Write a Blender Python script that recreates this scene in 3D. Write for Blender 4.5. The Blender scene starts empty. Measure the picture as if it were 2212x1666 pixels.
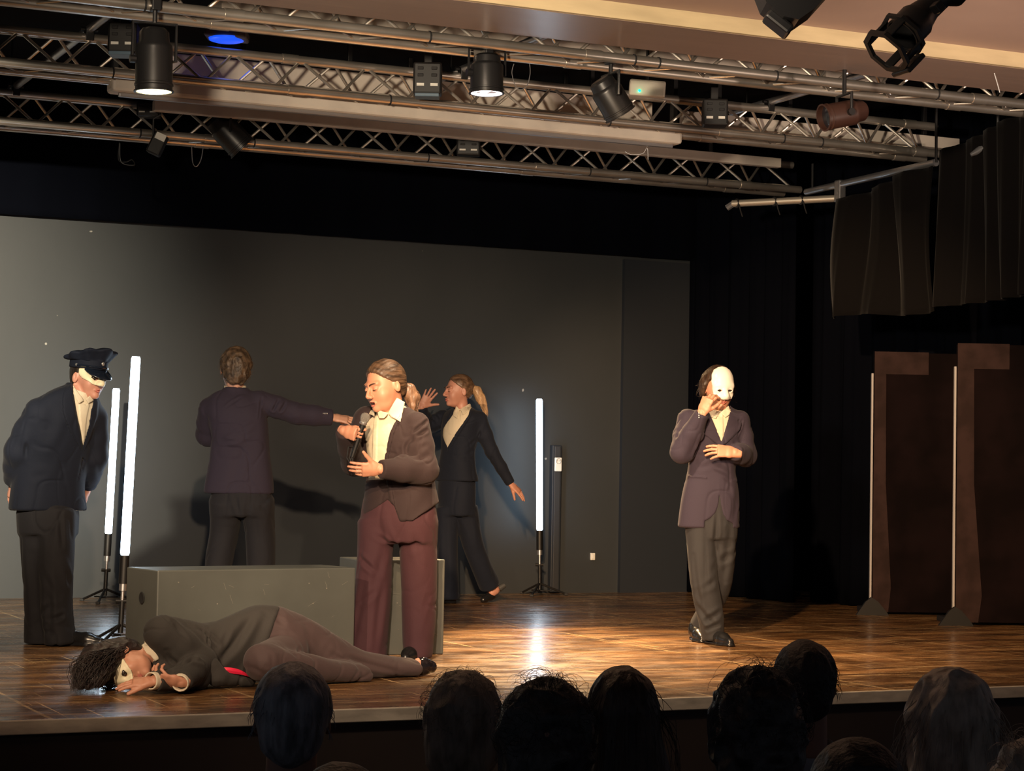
import bpy, bmesh, math, random
import numpy as np
from mathutils import Matrix, Vector
random.seed(7)
PI = math.pi
S = bpy.context.scene
COL = S.collection
# ---------------------------------------------------------------- camera
YAW, PITCH, ROLL, FPX = math.radians(25.0), math.atan(187/4500.), math.radians(1.0), 4500.0
CAMZ = 1.0                                   # metres above the stage floor (z = 0); hall floor is z = -0.65
HALL = -0.65
f0 = np.array([math.sin(YAW), math.cos(YAW), 0.]); r0 = np.array([math.cos(YAW), -math.sin(YAW), 0.])
zz = np.array([0., 0., 1.])
fwd = f0*math.cos(PITCH) + zz*math.sin(PITCH)
up0 = np.cross(r0, fwd)
cr = r0*math.cos(ROLL) + up0*math.sin(ROLL)
cu = up0*math.cos(ROLL) - r0*math.sin(ROLL)
camd = bpy.data.cameras.new('camera'); cam = bpy.data.objects.new('camera', camd); COL.objects.link(cam)
M4 = Matrix.Identity(4)
for i in range(3):
    M4[i][0], M4[i][1], M4[i][2] = cr[i], cu[i], -fwd[i]
M4[2][3] = CAMZ
cam.matrix_world = M4
camd.sensor_width = 36; camd.lens = FPX/2212*36; camd.clip_start = .05; camd.clip_end = 100
S.camera = cam
# ---------------------------------------------------------------- world, exposure, stage lighting
S.view_settings.view_transform = 'Standard'; S.view_settings.look = 'None'
S.view_settings.gamma = 1; S.view_settings.use_curve_mapping = False
S.view_settings.exposure = 0.0
W = bpy.data.worlds.new('hall_dark'); S.world = W; W.use_nodes = True
W.node_tree.nodes['Background'].inputs[0].default_value = (.42, .48, .60, 1)
W.node_tree.nodes['Background'].inputs[1].default_value = 0.085
def light(name, kind, loc, energy, color, target=None, **kw):
    l = bpy.data.lights.new(name, kind); l.energy = energy; l.color = color
    for k, v in kw.items(): setattr(l, k, v)
    o = bpy.data.objects.new(name, l); COL.objects.link(o); o.location = loc
    if target is not None:
        o.rotation_euler = (Vector(target)-Vector(loc)).to_track_quat('-Z', 'Y').to_euler()
    return o
def P3(px, py, Z):
    """world point seen at photo pixel (px, py) at horizontal distance Z along the viewing direction"""
    d = fwd + cr*((px-1106)/FPX) + cu*((833-py)/FPX)
    return np.array([0, 0, CAMZ]) + d*(Z/np.dot(d, f0))
def CX(X, Z):                                # camera-aligned plan coordinates -> world x, y
    return X*math.cos(YAW)+Z*math.sin(YAW), -X*math.sin(YAW)+Z*math.cos(YAW)
def LX(x, y, z): return np.array([x, y, z])
WARM = (1.0, .74, .46)
light('hall_spot_key', 'SPOT', (0.8, 2.4, 3.1), 3400, (1.0, .72, .47), (4.4, 10.9, 1.0), spot_size=math.radians(26), spot_blend=.6, shadow_soft_size=.06)
light('hall_spot_low', 'SPOT', (-1.2, 3.4, 3.1), 1900, (1.0, .72, .47), (2.7, 10.0, .5), spot_size=math.radians(22), spot_blend=.8, shadow_soft_size=.06)
light('hall_spot_right', 'SPOT', (1.4, 4.6, 3.1), 4200, (1.0, .62, .32), (6.5, 11.0, .9), spot_size=math.radians(31), spot_blend=.5, shadow_soft_size=.06)
light('hall_spot_left', 'SPOT', (-.4, 4.5, 3.1), 17000, (1.0, .86, .64), (1.5, 15.6, 1.35), spot_size=math.radians(34), spot_blend=1, shadow_soft_size=.1)
light('added_uplight', 'SPOT', (.6, 4.6, 2.2), 2300, (1.0, .80, .58), (5.4, 10.2, 3.75), spot_size=math.radians(56), spot_blend=1, shadow_soft_size=.15)  # added unseen spot, stands in for bounce light on beam and trusses
light('added_uplight', 'SPOT', (7.5, 3.6, .9), 1100, (1.0, .74, .58), (7.4, 7.6, 3.6), spot_size=math.radians(50), spot_blend=.8, shadow_soft_size=.2)  # second added unseen uplight, brightens the hall ceiling
light('front_edge_fill', 'SPOT', (2.6, 6.6, 3.1), 170, (1.0, .80, .60), (4.7, 8.7, 0), spot_size=math.radians(84), spot_blend=.9, shadow_soft_size=.12)  # added unseen fill to lift the stage front edge
light('rear_floor_fill', 'SPOT', (6.4, 13.4, 3.1), 2300, (1.0, .64, .32), (5.6, 10.8, 0), spot_size=math.radians(46), spot_blend=1, shadow_soft_size=.08)  # added unseen backlight to brighten the floor
# ---------------------------------------------------------------- materials
MATS = {}
def mat(name, col, rough=.6, metal=0., spec=.5, bump=None, vary=None, emit=None, sheen=0., coat=0., aniso=None):
    if name in MATS: return MATS[name]
    m = bpy.data.materials.new(name); m.use_nodes = True; MATS[name] = m
    nt = m.node_tree; b = nt.nodes['Principled BSDF']
    b.inputs['Base Color'].default_value = (*col, 1); b.inputs['Roughness'].default_value = rough
    b.inputs['Metallic'].default_value = metal; b.inputs['Specular IOR Level'].default_value = spec
    if sheen: b.inputs['Sheen Weight'].default_value = sheen
    if coat: b.inputs['Coat Weight'].default_value = coat
    if emit:
        b.inputs['Emission Color'].default_value = (*emit[0], 1); b.inputs['Emission Strength'].default_value = emit[1]
    N = nt.nodes.new; L = nt.links.new
    tc = N('ShaderNodeTexCoord')
    def noise(scale, detail=4, st=(1, 1, 1)):
        mp = N('ShaderNodeMapping'); mp.inputs['Scale'].default_value = st; L(tc.outputs['Object'], mp.inputs[0])
        n = N('ShaderNodeTexNoise'); n.inputs['Scale'].default_value = scale; n.inputs['Detail'].default_value = detail
        L(mp.outputs[0], n.inputs['Vector']); return n
    if vary:                                 # (colour 2, scale, stretch, lo, hi)
        n = noise(vary[1], 5, vary[2]); r = N('ShaderNodeValToRGB')
        r.color_ramp.elements[0].position = vary[3]; r.color_ramp.elements[1].position = vary[4]
        r.color_ramp.elements[0].color = (*col, 1); r.color_ramp.elements[1].color = (*vary[0], 1)
        L(n.outputs[0], r.inputs[0]); L(r.outputs[0], b.inputs['Base Color'])
    if bump:                                 # (scale, strength, stretch)
        n = noise(bump[0], 4, bump[2] if len(bump) > 2 else (1, 1, 1)); bp = N('ShaderNodeBump')
        bp.inputs['Strength'].default_value = bump[1]; bp.inputs['Distance'].default_value = .01
        L(n.outputs[0], bp.inputs['Height']); L(bp.outputs[0], b.inputs['Normal'])
    return m
# ---------------------------------------------------------------- objects and tags
def tag(o, label=None, cat=None, group=None, kind=None):
    if label: o['label'] = label
    if cat: o['category'] = cat
    if group: o['group'] = group
    if kind: o['kind'] = kind
    return o
def empty(name, loc=(0, 0, 0), rz=0., label=None, cat=None, group=None):
    o = bpy.data.objects.new(name, None); COL.objects.link(o); o.location = loc; o.rotation_euler = (0, 0, rz)
    o.empty_display_size = .1
    return tag(o, label, cat, group)
def mobj(name, vs, fs, m, parent=None, smooth=True, mi=None):
    me = bpy.data.meshes.new(name)
    vs = np.asarray(vs, dtype=np.float32)
    me.from_pydata(vs.tolist(), [], fs if isinstance(fs, list) else np.asarray(fs).tolist())
    for k in (m if isinstance(m, (list, tuple)) else [m]): me.materials.append(k)
    if smooth: me.polygons.foreach_set('use_smooth', [True]*len(me.polygons))
    if mi is not None: me.polygons.foreach_set('material_index', np.asarray(mi, dtype=np.int32))
    me.update()
    o = bpy.data.objects.new(name, me); COL.objects.link(o)
    if parent: o.parent = parent
    return o
class MB:
    """collects simple solids and links them as ONE mesh object"""
    def __init__(s): s.v = []; s.f = []; s.n = 0
    def add(s, v, f):
        v = np.asarray(v, float); s.v.append(v); s.f += [[i+s.n for i in q] for q in f]; s.n += len(v); return s
    def box(s, c, d, R=None, bev=0.):
        hx, hy, hz = [k/2 for k in d]
        if bev <= 0:
            v = np.array([(x, y, z) for x in (-hx, hx) for y in (-hy, hy) for z in (-hz, hz)])
            f = [(0, 1, 3, 2), (4, 6, 7, 5), (0, 4, 5, 1), (2, 3, 7, 6), (0, 2, 6, 4), (1, 5, 7, 3)]
        else:
            bm = bmesh.new(); bmesh.ops.create_cube(bm, size=1)
            for q in bm.verts: q.co = Vector((q.co.x*d[0], q.co.y*d[1], q.co.z*d[2]))
            bmesh.ops.bevel(bm, geom=bm.edges[:], offset=bev, segments=2, affect='EDGES', profile=.5)
            bm.verts.index_update()
            v = np.array([q.co[:] for q in bm.verts]); f = [[q.index for q in p.verts] for p in bm.faces]; bm.free()
        if R is not None: v = v@np.asarray(R).T
        return s.add(v+np.asarray(c, float), f)
    def tube(s, pts, r, n=12, cap=True):
        pts = [np.asarray(p, float) for p in pts]; rs = r if hasattr(r, '__len__') else [r]*len(pts)
        v = []; f = []; ref = None
        for i, p in enumerate(pts):
            t = pts[min(i+1, len(pts)-1)]-pts[max(i-1, 0)]; t = t/(np.linalg.norm(t)+1e-9)
            if ref is None: ref = np.array([0, 0, 1.]) if abs(t[2]) < .9 else np.array([1., 0, 0])
            a = ref-t*np.dot(ref, t); a /= np.linalg.norm(a)+1e-9; b = np.cross(t, a); ref = a
            for k in range(n):
                w = 2*PI*k/n; v.append(p+(a*math.cos(w)+b*math.sin(w))*rs[i])
        for i in range(len(pts)-1):
            for k in range(n):
                k2 = (k+1) % n; f.append((i*n+k, i*n+k2, (i+1)*n+k2, (i+1)*n+k))
        if cap: f.append(tuple(range(n-1, -1, -1))); f.append(tuple((len(pts)-1)*n+k for k in range(n)))
        return s.add(v, f)
    def lathe(s, prof, n=32, o=(0, 0, 0), R=None):
        v = []; f = []
        for r, z in prof:
            for k in range(n): w = 2*PI*k/n; v.append((r*math.cos(w), r*math.sin(w), z))
        for i in range(len(prof)-1):
            for k in range(n):
                k2 = (k+1) % n; f.append((i*n+k, i*n+k2, (i+1)*n+k2, (i+1)*n+k))
        v = np.array(v)
        if R is not None: v = v@np.asarray(R).T
        return s.add(v+np.asarray(o, float), f)
    def prism(s, poly, d, c=(0, 0, 0), R=None):
        """polygon in local x,z extruded along y by d"""
        n = len(poly); v = [(x, -d/2, z) for x, z in poly]+[(x, d/2, z) for x, z in poly]
        f = [tuple(range(n)), tuple(range(2*n-1, n-1, -1))]+[(i, i+n, (i+1) % n+n, (i+1) % n) for i in range(n)]
        v = np.array(v, float)
        if R is not None: v = v@np.asarray(R).T
        return s.add(v+np.asarray(c, float), f)
    def build(s, name, m, parent=None, smooth=False):
        o = mobj(name, np.concatenate(s.v), s.f, m, parent, smooth)
        bm = bmesh.new(); bm.from_mesh(o.data); bmesh.ops.recalc_face_normals(bm, faces=bm.faces[:]); bm.to_mesh(o.data); bm.free()
        if smooth:
            try: o.data.set_sharp_from_angle(angle=math.radians(40))
            except Exception: pass
        return o
def Rz(a): c, s = math.cos(a), math.sin(a); return np.array([[c, -s, 0], [s, c, 0], [0, 0, 1.]])
def Rx(a): c, s = math.cos(a), math.sin(a); return np.array([[1., 0, 0], [0, c, -s], [0, s, c]])
def Ry(a): c, s = math.cos(a), math.sin(a); return np.array([[c, 0, s], [0, 1., 0], [-s, 0, c]])
def aimR(d, roll=0.):                        # columns x,y,z with z along d
    d = np.asarray(d, float); d = d/np.linalg.norm(d); ref = np.array([0, 0, 1.]) if abs(d[2]) < .95 else np.array([0, 1., 0])
    x = np.cross(ref, d); x /= np.linalg.norm(x); y = np.cross(d, x)
    return np.stack([x, y, d], 1)@Rz(roll)
# ---------------------------------------------------------------- structure
YW, YF = 15.6, 8.2                           # back wall, stage front
XL, XR = 1.0, 8.95                           # visible wall span
def struct(o): o['kind'] = 'structure'; return o
# glossy worn hardboard floor: sheets with pale seams and scratches
mf = bpy.data.materials.new('stage_boards'); mf.use_nodes = True
nt = mf.node_tree; N = nt.nodes.new; Lk = nt.links.new; b = nt.nodes['Principled BSDF']
tc = N('ShaderNodeTexCoord')
def mapn(sc, rot=0., loc=(0, 0, 0)):
    mp = N('ShaderNodeMapping'); mp.inputs['Scale'].default_value = sc; mp.inputs['Rotation'].default_value = (0, 0, rot)
    mp.inputs['Location'].default_value = loc; Lk(tc.outputs['Object'], mp.inputs[0]); return mp
def nz(vec, scale, det=5, rough=.6):
    n = N('ShaderNodeTexNoise'); n.inputs['Scale'].default_value = scale; n.inputs['Detail'].default_value = det
    n.inputs['Roughness'].default_value = rough; Lk(vec.outputs[0], n.inputs['Vector']); return n
def ramp(src, p0, p1, c0=(0, 0, 0, 1), c1=(1, 1, 1, 1)):
    r = N('ShaderNodeValToRGB'); r.color_ramp.elements[0].position = p0; r.color_ramp.elements[1].position = p1
    r.color_ramp.elements[0].color = c0; r.color_ramp.elements[1].color = c1; Lk(src, r.inputs[0]); return r
def mix(fac, a, bb, mode='MIX'):
    m = N('ShaderNodeMix'); m.data_type = 'RGBA'; m.blend_type = mode
    if hasattr(fac, 'node'): Lk(fac, m.inputs[0])
    else: m.inputs[0].default_value = fac
    for s_, v in ((6, a), (7, bb)):
        if hasattr(v, 'node'): Lk(v, m.inputs[s_])
        else: m.inputs[s_].default_value = v
    return m.outputs[2]
g1 = nz(mapn((.6, 1.2, 1), .05), 3.2, 7, .66)
base = ramp(g1.outputs[0], .30, .74, (.030, .0125, .005, 1), (.19, .090, .034, 1)).outputs[0]
worn = ramp(nz(mapn((.5, 1.5, 1), -.04, (4, 2, 0)), 3.2, 6, .7).outputs[0], .47, .66).outputs[0]
base = mix(mix(1., worn, (.7, .7, .7, 1), 'MULTIPLY'), base, (.46, .24, .095, 1))
def scr(sc, rot, loc, s_, p0, p1): return ramp(nz(mapn(sc, rot, loc), s_, 2, .5).outputs[0], p0, p1).outputs[0]
sm = mix(1., scr((.5, 7, 1), .05, (0, 0, 0), 6, .66, .73), scr((.3, 16, 1), .45, (3, 1, 0), 4, .63, .69), 'ADD')
sm = mix(1., sm, scr((.3, 18, 1), -.30, (7, 4, 0), 4, .64, .70), 'ADD')
sm = mix(1., sm, scr((16, .3, 1), .15, (2, 9, 0), 4, .66, .72), 'ADD')
patch = ramp(nz(mapn((1, 1, 1), 0, (5, 5, 0)), 1.3, 4).outputs[0], .34, .56).outputs[0]
sm = mix(1., sm, patch, 'MULTIPLY')
base = mix(mix(1., sm, (.95, .95, .95, 1), 'MULTIPLY'), base, (.95, .66, .34, 1))
br = N('ShaderNodeTexBrick'); mp = mapn((1, 1, 1), 0., (.13, 1.06, 0)); br.offset = 0.
wob = N('ShaderNodeVectorMath'); wob.operation = 'ADD'; Lk(mp.outputs[0], wob.inputs[0])
wn = nz(mapn((1, 1, 1), 0, (8, 0, 0)), 2.5, 3); wsc = N('ShaderNodeVectorMath'); wsc.operation = 'SCALE'; wsc.inputs['Scale'].default_value = .03
Lk(wn.outputs['Color'], wsc.inputs[0]); Lk(wsc.outputs[0], wob.inputs[1]); Lk(wob.outputs[0], br.inputs['Vector'])
br.inputs['Scale'].default_value = 1.0; br.inputs['Brick Width'].default_value = 1.0; br.inputs['Row Height'].default_value = 2.1
br.inputs['Mortar Size'].default_value = .010; br.inputs['Mortar Smooth'].default_value = .4
br.inputs['Color1'].default_value = (0, 0, 0, 1); br.inputs['Color2'].default_value = (0, 0, 0, 1); br.inputs['Mortar'].default_value = (1, 1, 1, 1)
seamn = ramp(nz(mapn((1, 1, 1), 0, (2, 0, 0)), 2.2, 4).outputs[0], .38, .66, (.0, .0, .0, 1), (.8, .8, .8, 1)).outputs[0]
base = mix(mix(1., br.outputs['Color'], seamn, 'MULTIPLY'), base, (.80, .56, .28, 1))
Lk(base, b.inputs['Base Color'])
rg = ramp(nz(mapn((.7, 1.5, 1), .1), 5, 4).outputs[0], .3, .7, (.16, .16, .16, 1), (.36, .36, .36, 1))
Lk(rg.outputs[0], b.inputs['Roughness']); b.inputs['Specular IOR Level'].default_value = .6
bp = N('ShaderNodeBump'); bp.inputs['Strength'].default_value = .12; bp.inputs['Distance'].default_value = .003
Lk(nz(mapn((.6, 1.5, 1), .1), 10, 4).outputs[0], bp.inputs['Height']); Lk(bp.outputs[0], b.inputs['Normal'])
o = MB().box((5.0, (YF+YW+.4)/2, -.025), (16, YW+.4-YF, .05)).build('floor', mf); struct(o)
m_edge = mat('edge_trim', (.62, .54, .42), .5, vary=((.42, .36, .28), 9, (1, 3, 3), .35, .7))
o = MB().box((5.0, YF-.012, -.026), (16, .024, .056), bev=.004).build('trim_1', m_edge); struct(o)
m_front = mat('stage_front_panel', (.022, .013, .009), .6, vary=((.015, .009, .007), 3, (1, 1, 1), .35, .7))
o = MB().box((5.0, YF+.05, HALL/2-.0255), (16, .1, -HALL-.051)).build('wall_stage_front', m_front); struct(o)
m_hall = mat('hall_floor', (.05, .04, .035), .5, vary=((.035, .028, .024), 3, (1, 1, 1), .4, .6))
o = MB().box((5.0, 2.9, HALL-.05), (16, 10.8, .1)).build('floor', m_hall); struct(o)
# back wall: dark grey-green painted plaster, a few knocks
mw = bpy.data.materials.new('painted_back_wall'); mw.use_nodes = True
nt = mw.node_tree; N = nt.nodes.new; Lk = nt.links.new; b = nt.nodes['Principled BSDF']; tc = N('ShaderNodeTexCoord')
w1 = ramp(nz(mapn((1, 1, .6)), 1.3, 5).outputs[0], .3, .7, (.025, .029, .032, 1), (.031, .035, .038, 1)).outputs[0]
chip = ramp(nz(mapn((1, 1, 1), 0, (9, 0, 3)), 11, 1, .4).outputs[0], .84, .85).outputs[0]
w1 = mix(mix(1., chip, (.6, .6, .6, 1), 'MULTIPLY'), w1, (.5, .48, .42, 1))
Lk(w1, b.inputs['Base Color']); b.inputs['Roughness'].default_value = .62
bp = N('ShaderNodeBump'); bp.inputs['Strength'].default_value = .12; bp.inputs['Distance'].default_value = .01
Lk(nz(mapn((1, 1, 1)), 5, 5).outputs[0], bp.inputs['Height']); Lk(bp.outputs[0], b.inputs['Normal'])
o = MB().box((4.6, YW+.1, 1.55), (9.2, .2, 3.1)).build('wall_back', mw); struct(o)
m_blk = mat('black_paint', (.0018, .0022, .0038), .9, spec=.05)
m_strip = mat('dark_strip', (.013, .017, .024), .6)
o = MB().box((8.62, YW-.02, 1.41), (.66, .05, 2.82)).build('wall_dark_strip', m_strip)  # thin darker slab over the right end of the back wall
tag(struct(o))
o = MB().box((4.6, YW+.1, 3.5), (9.2, .2, .8)).box((9.55, YW+.1, 1.95), (.9, .2, 3.9)).build('wall_upper', m_blk); struct(o)
o = MB().box((10.2, 12.0, 1.95), (.2, 7.6, 3.9)).build('wall_right', m_blk); struct(o)
o = MB().box((-1.6, 12.0, 1.95), (.2, 7.6, 3.9)).build('wall_left', m_blk); struct(o)
o = MB().box((5.0, 12.7, 3.95), (16, 6.6, .1)).build('ceiling', mat('black_ceiling', (.003, .0032, .0048), .85, spec=.2)); struct(o)
# proscenium header: cream face, mauve-grey glossy soffit, hall ceiling beyond
m_soff = mat('soffit_gloss', (.36, .27, .23), .25, bump=(2.2, .25, (.5, 3, 1)))
m_cream = mat('cream_face', (.62, .50, .30), .55, vary=((.50, .40, .24), 3, (1, 1, 5), .35, .7))
o = MB().box((5.0, 9.24, 3.56), (16, .56, .68)).build('trim_2', m_soff); struct(o)
o = MB().box((5.0, 8.945, 3.262), (16, .03, .082)).build('trim_3', m_cream); struct(o)
m_ceil = mat('hall_ceiling', (.50, .36, .30), .75, vary=((.44, .31, .26), 1.2, (1, 1, 1), .3, .7))
o = MB().box((5.0, 3.2, 3.35), (16, 11.5, .1)).build('ceiling', m_ceil); struct(o)
m_bat = mat('pale_batten', (.62, .56, .49), .5, vary=((.5, .45, .4), 4, (1, 1, 1), .4, .7))
# black border hung above the back wall, folds along its length
def curtain(name, p0, p1, ztop, zbot, amp, wl, m, parent=None, nz_=14, drop=None, thick=.012, seed=0):
    p0 = np.array(p0, float); p1 = np.array(p1, float); L = np.linalg.norm(p1-p0); t = (p1-p0)/L; nrm = np.array([-t[1], t[0]])
    rr = random.Random(seed); n = max(8, int(L/(wl/9))); ph = [rr.random()*6.28 for _ in range(4)]
    v = []
    for side in (0, 1):
        for j in range(nz_+1):
            w = j/nz_
            for i in range(n+1):
                a = i/n; s_ = a*L
                f = math.sin(s_/wl*6.283+ph[0]+.8*math.sin(s_/wl*1.7+ph[1]))+.45*math.sin(s_/wl*14.1+ph[2]+w*1.2)
                f *= amp*(.55+.45*w)*(1+.3*math.sin(s_*2.1+ph[3]))
                zt = ztop(a) if callable(ztop) else ztop; zb = zbot(a) if callable(zbot) else zbot
                xy = p0+t*s_+nrm*(f+side*thick)
                if drop: xy = xy+nrm*drop(a, w)
                v.append((xy[0], xy[1], zt+(zb-zt)*w))
    f = []; K = (n+1)*(nz_+1)
    for j in range(nz_):
        for i in range(n):
            q = (j*(n+1)+i, j*(n+1)+i+1, (j+1)*(n+1)+i+1, (j+1)*(n+1)+i)
            f.append(q); f.append(tuple(k+K for k in q[::-1]))
    for i in range(n):
        f.append((i, i+K, i+1+K, i+1)); k = nz_*(n+1)+i; f.append((k, k+1, k+1+K, k+K))
    for j in range(nz_):
        k = j*(n+1); f.append((k, k+n+1, k+n+1+K, k+K)); k = j*(n+1)+n; f.append((k, k+K, k+n+1+K, k+n+1))
    return mobj(name, v, f, m, parent)
m_vel = mat('black_velvet', (.0018, .0023, .0045), .95, spec=.03)
m_vel2 = mat('black_velour_swag', (.0045, .004, .0042), .95, spec=.05, sheen=.03)
tag(curtain('border_curtain', (1.0, YW-.12), (9.0, YW-.12), 3.88, 2.84, .012, .5, m_vel, seed=3), 'flat black border cloth hanging along the top of the grey back wall', 'curtain')
tag(curtain('side_curtain', (8.90, YW-.1), (9.05, 14.1), 3.85, .01, .05, .24, m_vel, seed=1), 'black floor-length side curtain beside the right end of the grey back wall', 'curtain')
tag(curtain('side_curtain', (9.3, 14.2), (9.6, 12.0), 3.85, .01, .055, .27, m_vel, seed=2), 'black floor-length side curtain partly hidden behind the brown flats', 'curtain')
# ---------------------------------------------------------------- trusses
m_alu = mat('truss_aluminium', (.74, .69, .62), .30, metal=.85, vary=((.48, .43, .37), 7, (.5, 1, 1), .35, .75))
m_steel = mat('dull_steel', (.6, .6, .62), .35, metal=.9)
m_blackm = mat('black_metal', (.005, .005, .0055), .5)
m_rubber = mat('black_rubber', (.01, .01, .011), .7)
ZT = 3.24
brace_mesh = {}
def brace(parent, a, b, r=.0095):
    a = np.array(a); b = np.array(b); L = round(float(np.linalg.norm(b-a)), 4)
    if L not in brace_mesh:
        brace_mesh[L] = MB().tube([(0, 0, 0), (0, 0, L)], r, 8).build('brace', m_alu, smooth=True)
        o = brace_mesh[L]
    else:
        o = brace_mesh[L].copy(); COL.objects.link(o)
    R = aimR(b-a); M = Matrix.Identity(4)
    for i in range(3):
        for j in range(3): M[i][j] = R[i][j]
        M[i][3] = a[i]
    o.parent = parent; o.matrix_local = M
    return o
def truss(x0, x1, yc, label, splice=(), full=True):
    t = empty('lighting_truss', (x0, yc, ZT), 0, label, 'truss', 'triangular aluminium lighting trusses over the stage')
    L = x1-x0; h = .208
    for y, z in ((-.12, 0), (.12, 0), (0, h)):
        m = MB().tube([(0, y, z), (L, y, z)], .0285, 16)
        for s_ in splice: m.tube([(s_-x0-.05, y, z), (s_-x0+.05, y, z)], .032, 16)
        m.build('chord', m_alu, t, smooth=True)
    p = .42; n = int(L/p)
    for k in range(n):
        x = k*p+.02
        brace(t, (x, -.12, 0), (x+p/2, 0, h)); brace(t, (x+p/2, 0, h), (x+p, -.12, 0))
        if x+p*1.5 < L:
            brace(t, (x+p/2, .12, 0), (x+p, 0, h)); brace(t, (x+p, 0, h), (x+p*1.5, .12, 0))
    lac = MB()
    for k in range(n):
        x = k*p+.05
        lac.tube([(x, -.12, 0), (x+p/2, .12, 0)], .007, 6).tube([(x+p/2, .12, 0), (x+p, -.12, 0)], .007, 6)
    lac.build('bottom_lacing', m_alu, t, smooth=True)
    return t
T1 = truss(1.0, 10.05, 10.0, 'aluminium truss nearest the cream ceiling beam, frontmost of the three', (3.05, 5.05, 7.6))
T2 = truss(.9, 8.72, 11.81, 'middle aluminium truss with pale screen case behind it', (4.0, 6.95, 8.5))
T3 = truss(1.2, 8.85, 13.84, 'rearmost and lowest looking aluminium truss near the black border cloth', (4.1, 6.6, 8.35))
for t, xs in ((T1, (2.6, 4.1, 5.3, 5.45, 6.2, 7.3)), (T2, (2.9, 4.6, 6.1, 7.4, 7.7)), (T3, (3.6, 4.4, 5.7, 7.0, 8.0))):
    m = MB()
    for x in xs:
        a = np.linspace(0, 2*PI, 13); m.tube([(x-t.location[0], -.12+.028*math.cos(w), .028*math.sin(w)) for w in a], .006, 6)
    tag(m.build('cable_tie', m_rubber, t), 'black tape bands round the chord')
def pipe(name, a, b, r, label, m=m_steel):
    a = np.array(a); b = np.array(b)
    o = MB().tube([a, b], r, 16).build(name, m, smooth=True); return tag(o, label, 'pipe')
# cross pipes running front to back over the trusses
def hang_pipe(x, y0, y1, z, label):
    t = empty('cross_pipe', (x, y0, z), 0, label, 'pipe')
    MB().tube([(0, 0, 0), (0, y1-y0, 0)], .024, 16).build('pipe', m_steel, t, smooth=True)
    for yc in (9.98, 11.81, 13.84):
        if y0 < yc < y1:
            m = MB().box((0, yc-y0, -.03), (.05, .06, .075), bev=.006).tube([(-.05, yc-y0, -.0), (.05, yc-y0, -.0)], .012, 8)
            tag(m.build('clamp', m_blackm, t), 'dark steel pipe clamp')
    for yy in (y0+.3, y1-.2): MB().tube([(0, yy-y0, 0), (0, yy-y0, 3.9-z)], .006, 6).build('hanger_rod', m_blackm, t)
def plan_x(px, py, z):                       # world point on the height z seen at a pixel
    a = P3(px, py, 1.0); t = (z-CAMZ)/(a[2]-CAMZ); return np.array([a[0]*t, a[1]*t, z])
q = plan_x(195, 62, ZT+.26)
hang_pipe(q[0], 9.6, 14.2, ZT+.26, 'steel pipe crossing over the trusses at the far left')
q = plan_x(975, 160, ZT+.26)
hang_pipe(q[0], 9.6, 12.2, ZT+.26, 'short steel pipe crossing above the pink-lit can at centre')
q = plan_x(1680, 215, ZT+.26)
hang_pipe(q[0], 9.7, 12.3, ZT+.26, 'blue-lit steel pipe crossing over the right half of the trusses')
# pale things behind the trusses
a0 = plan_x(251, 190, 3.17); a1 = plan_x(1466, 314, 3.17); yb = (a0[1]+a1[1])/2
t = empty('screen_case', (a0[0], yb+.09, 3.17), 0, 'long pale roll-up screen case hanging behind the middle truss', 'screen case')
L = a1[0]-a0[0]
MB().box((L/2, 0, .07), (L, .15, .14), bev=.02).build('case', m_bat, t)
MB().box((L/2, -.02, -.012), (L-.1, .035, .024), bev=.006).build('bottom_bar', m_steel, t)
for s_ in (.03, L-.03): MB().box((s_, 0, .4), (.03, .05, .56)).build('bracket', m_blackm, t)
def batten(px0, px1, py, z, dy, hgt, dep, label, n=4):
    a = plan_x(px0, py, z); x1 = a[0]
    # slide along the wall direction until the column px1 is reached
    d = P3(px1, py, 1.0); x1 = d[0]/d[1]*a[1]
    t = empty('ceiling_batten', (a[0], a[1]+dy, z), 0, label, 'batten')
    L = x1-a[0]; MB().box((L/2, 0, hgt/2), (L, dep, hgt), bev=.004).build('board', m_bat, t)
    for k in range(n): MB().box(((k+.5)*L/n, 0, (3.9-z+hgt)/2), (.03, .03, 3.9-z-hgt), bev=.003).build('hanger', m_blackm, t)
    return a
batten(470, 1900, 40, 3.52, .1, .10, .35, 'wide pale batten above and behind the front truss')
batten(345, 1440, 155, 3.36, .25, .16, .12, 'pale batten filling the gap behind the middle truss, left half')
batten(1490, 2085, 262, 3.34, .1, .08, .08, 'slim pale batten behind the right half of the middle truss')
batten(340, 1700, 235, 3.36, .1, .07, .06, 'slim pale batten behind the rear truss')
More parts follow.
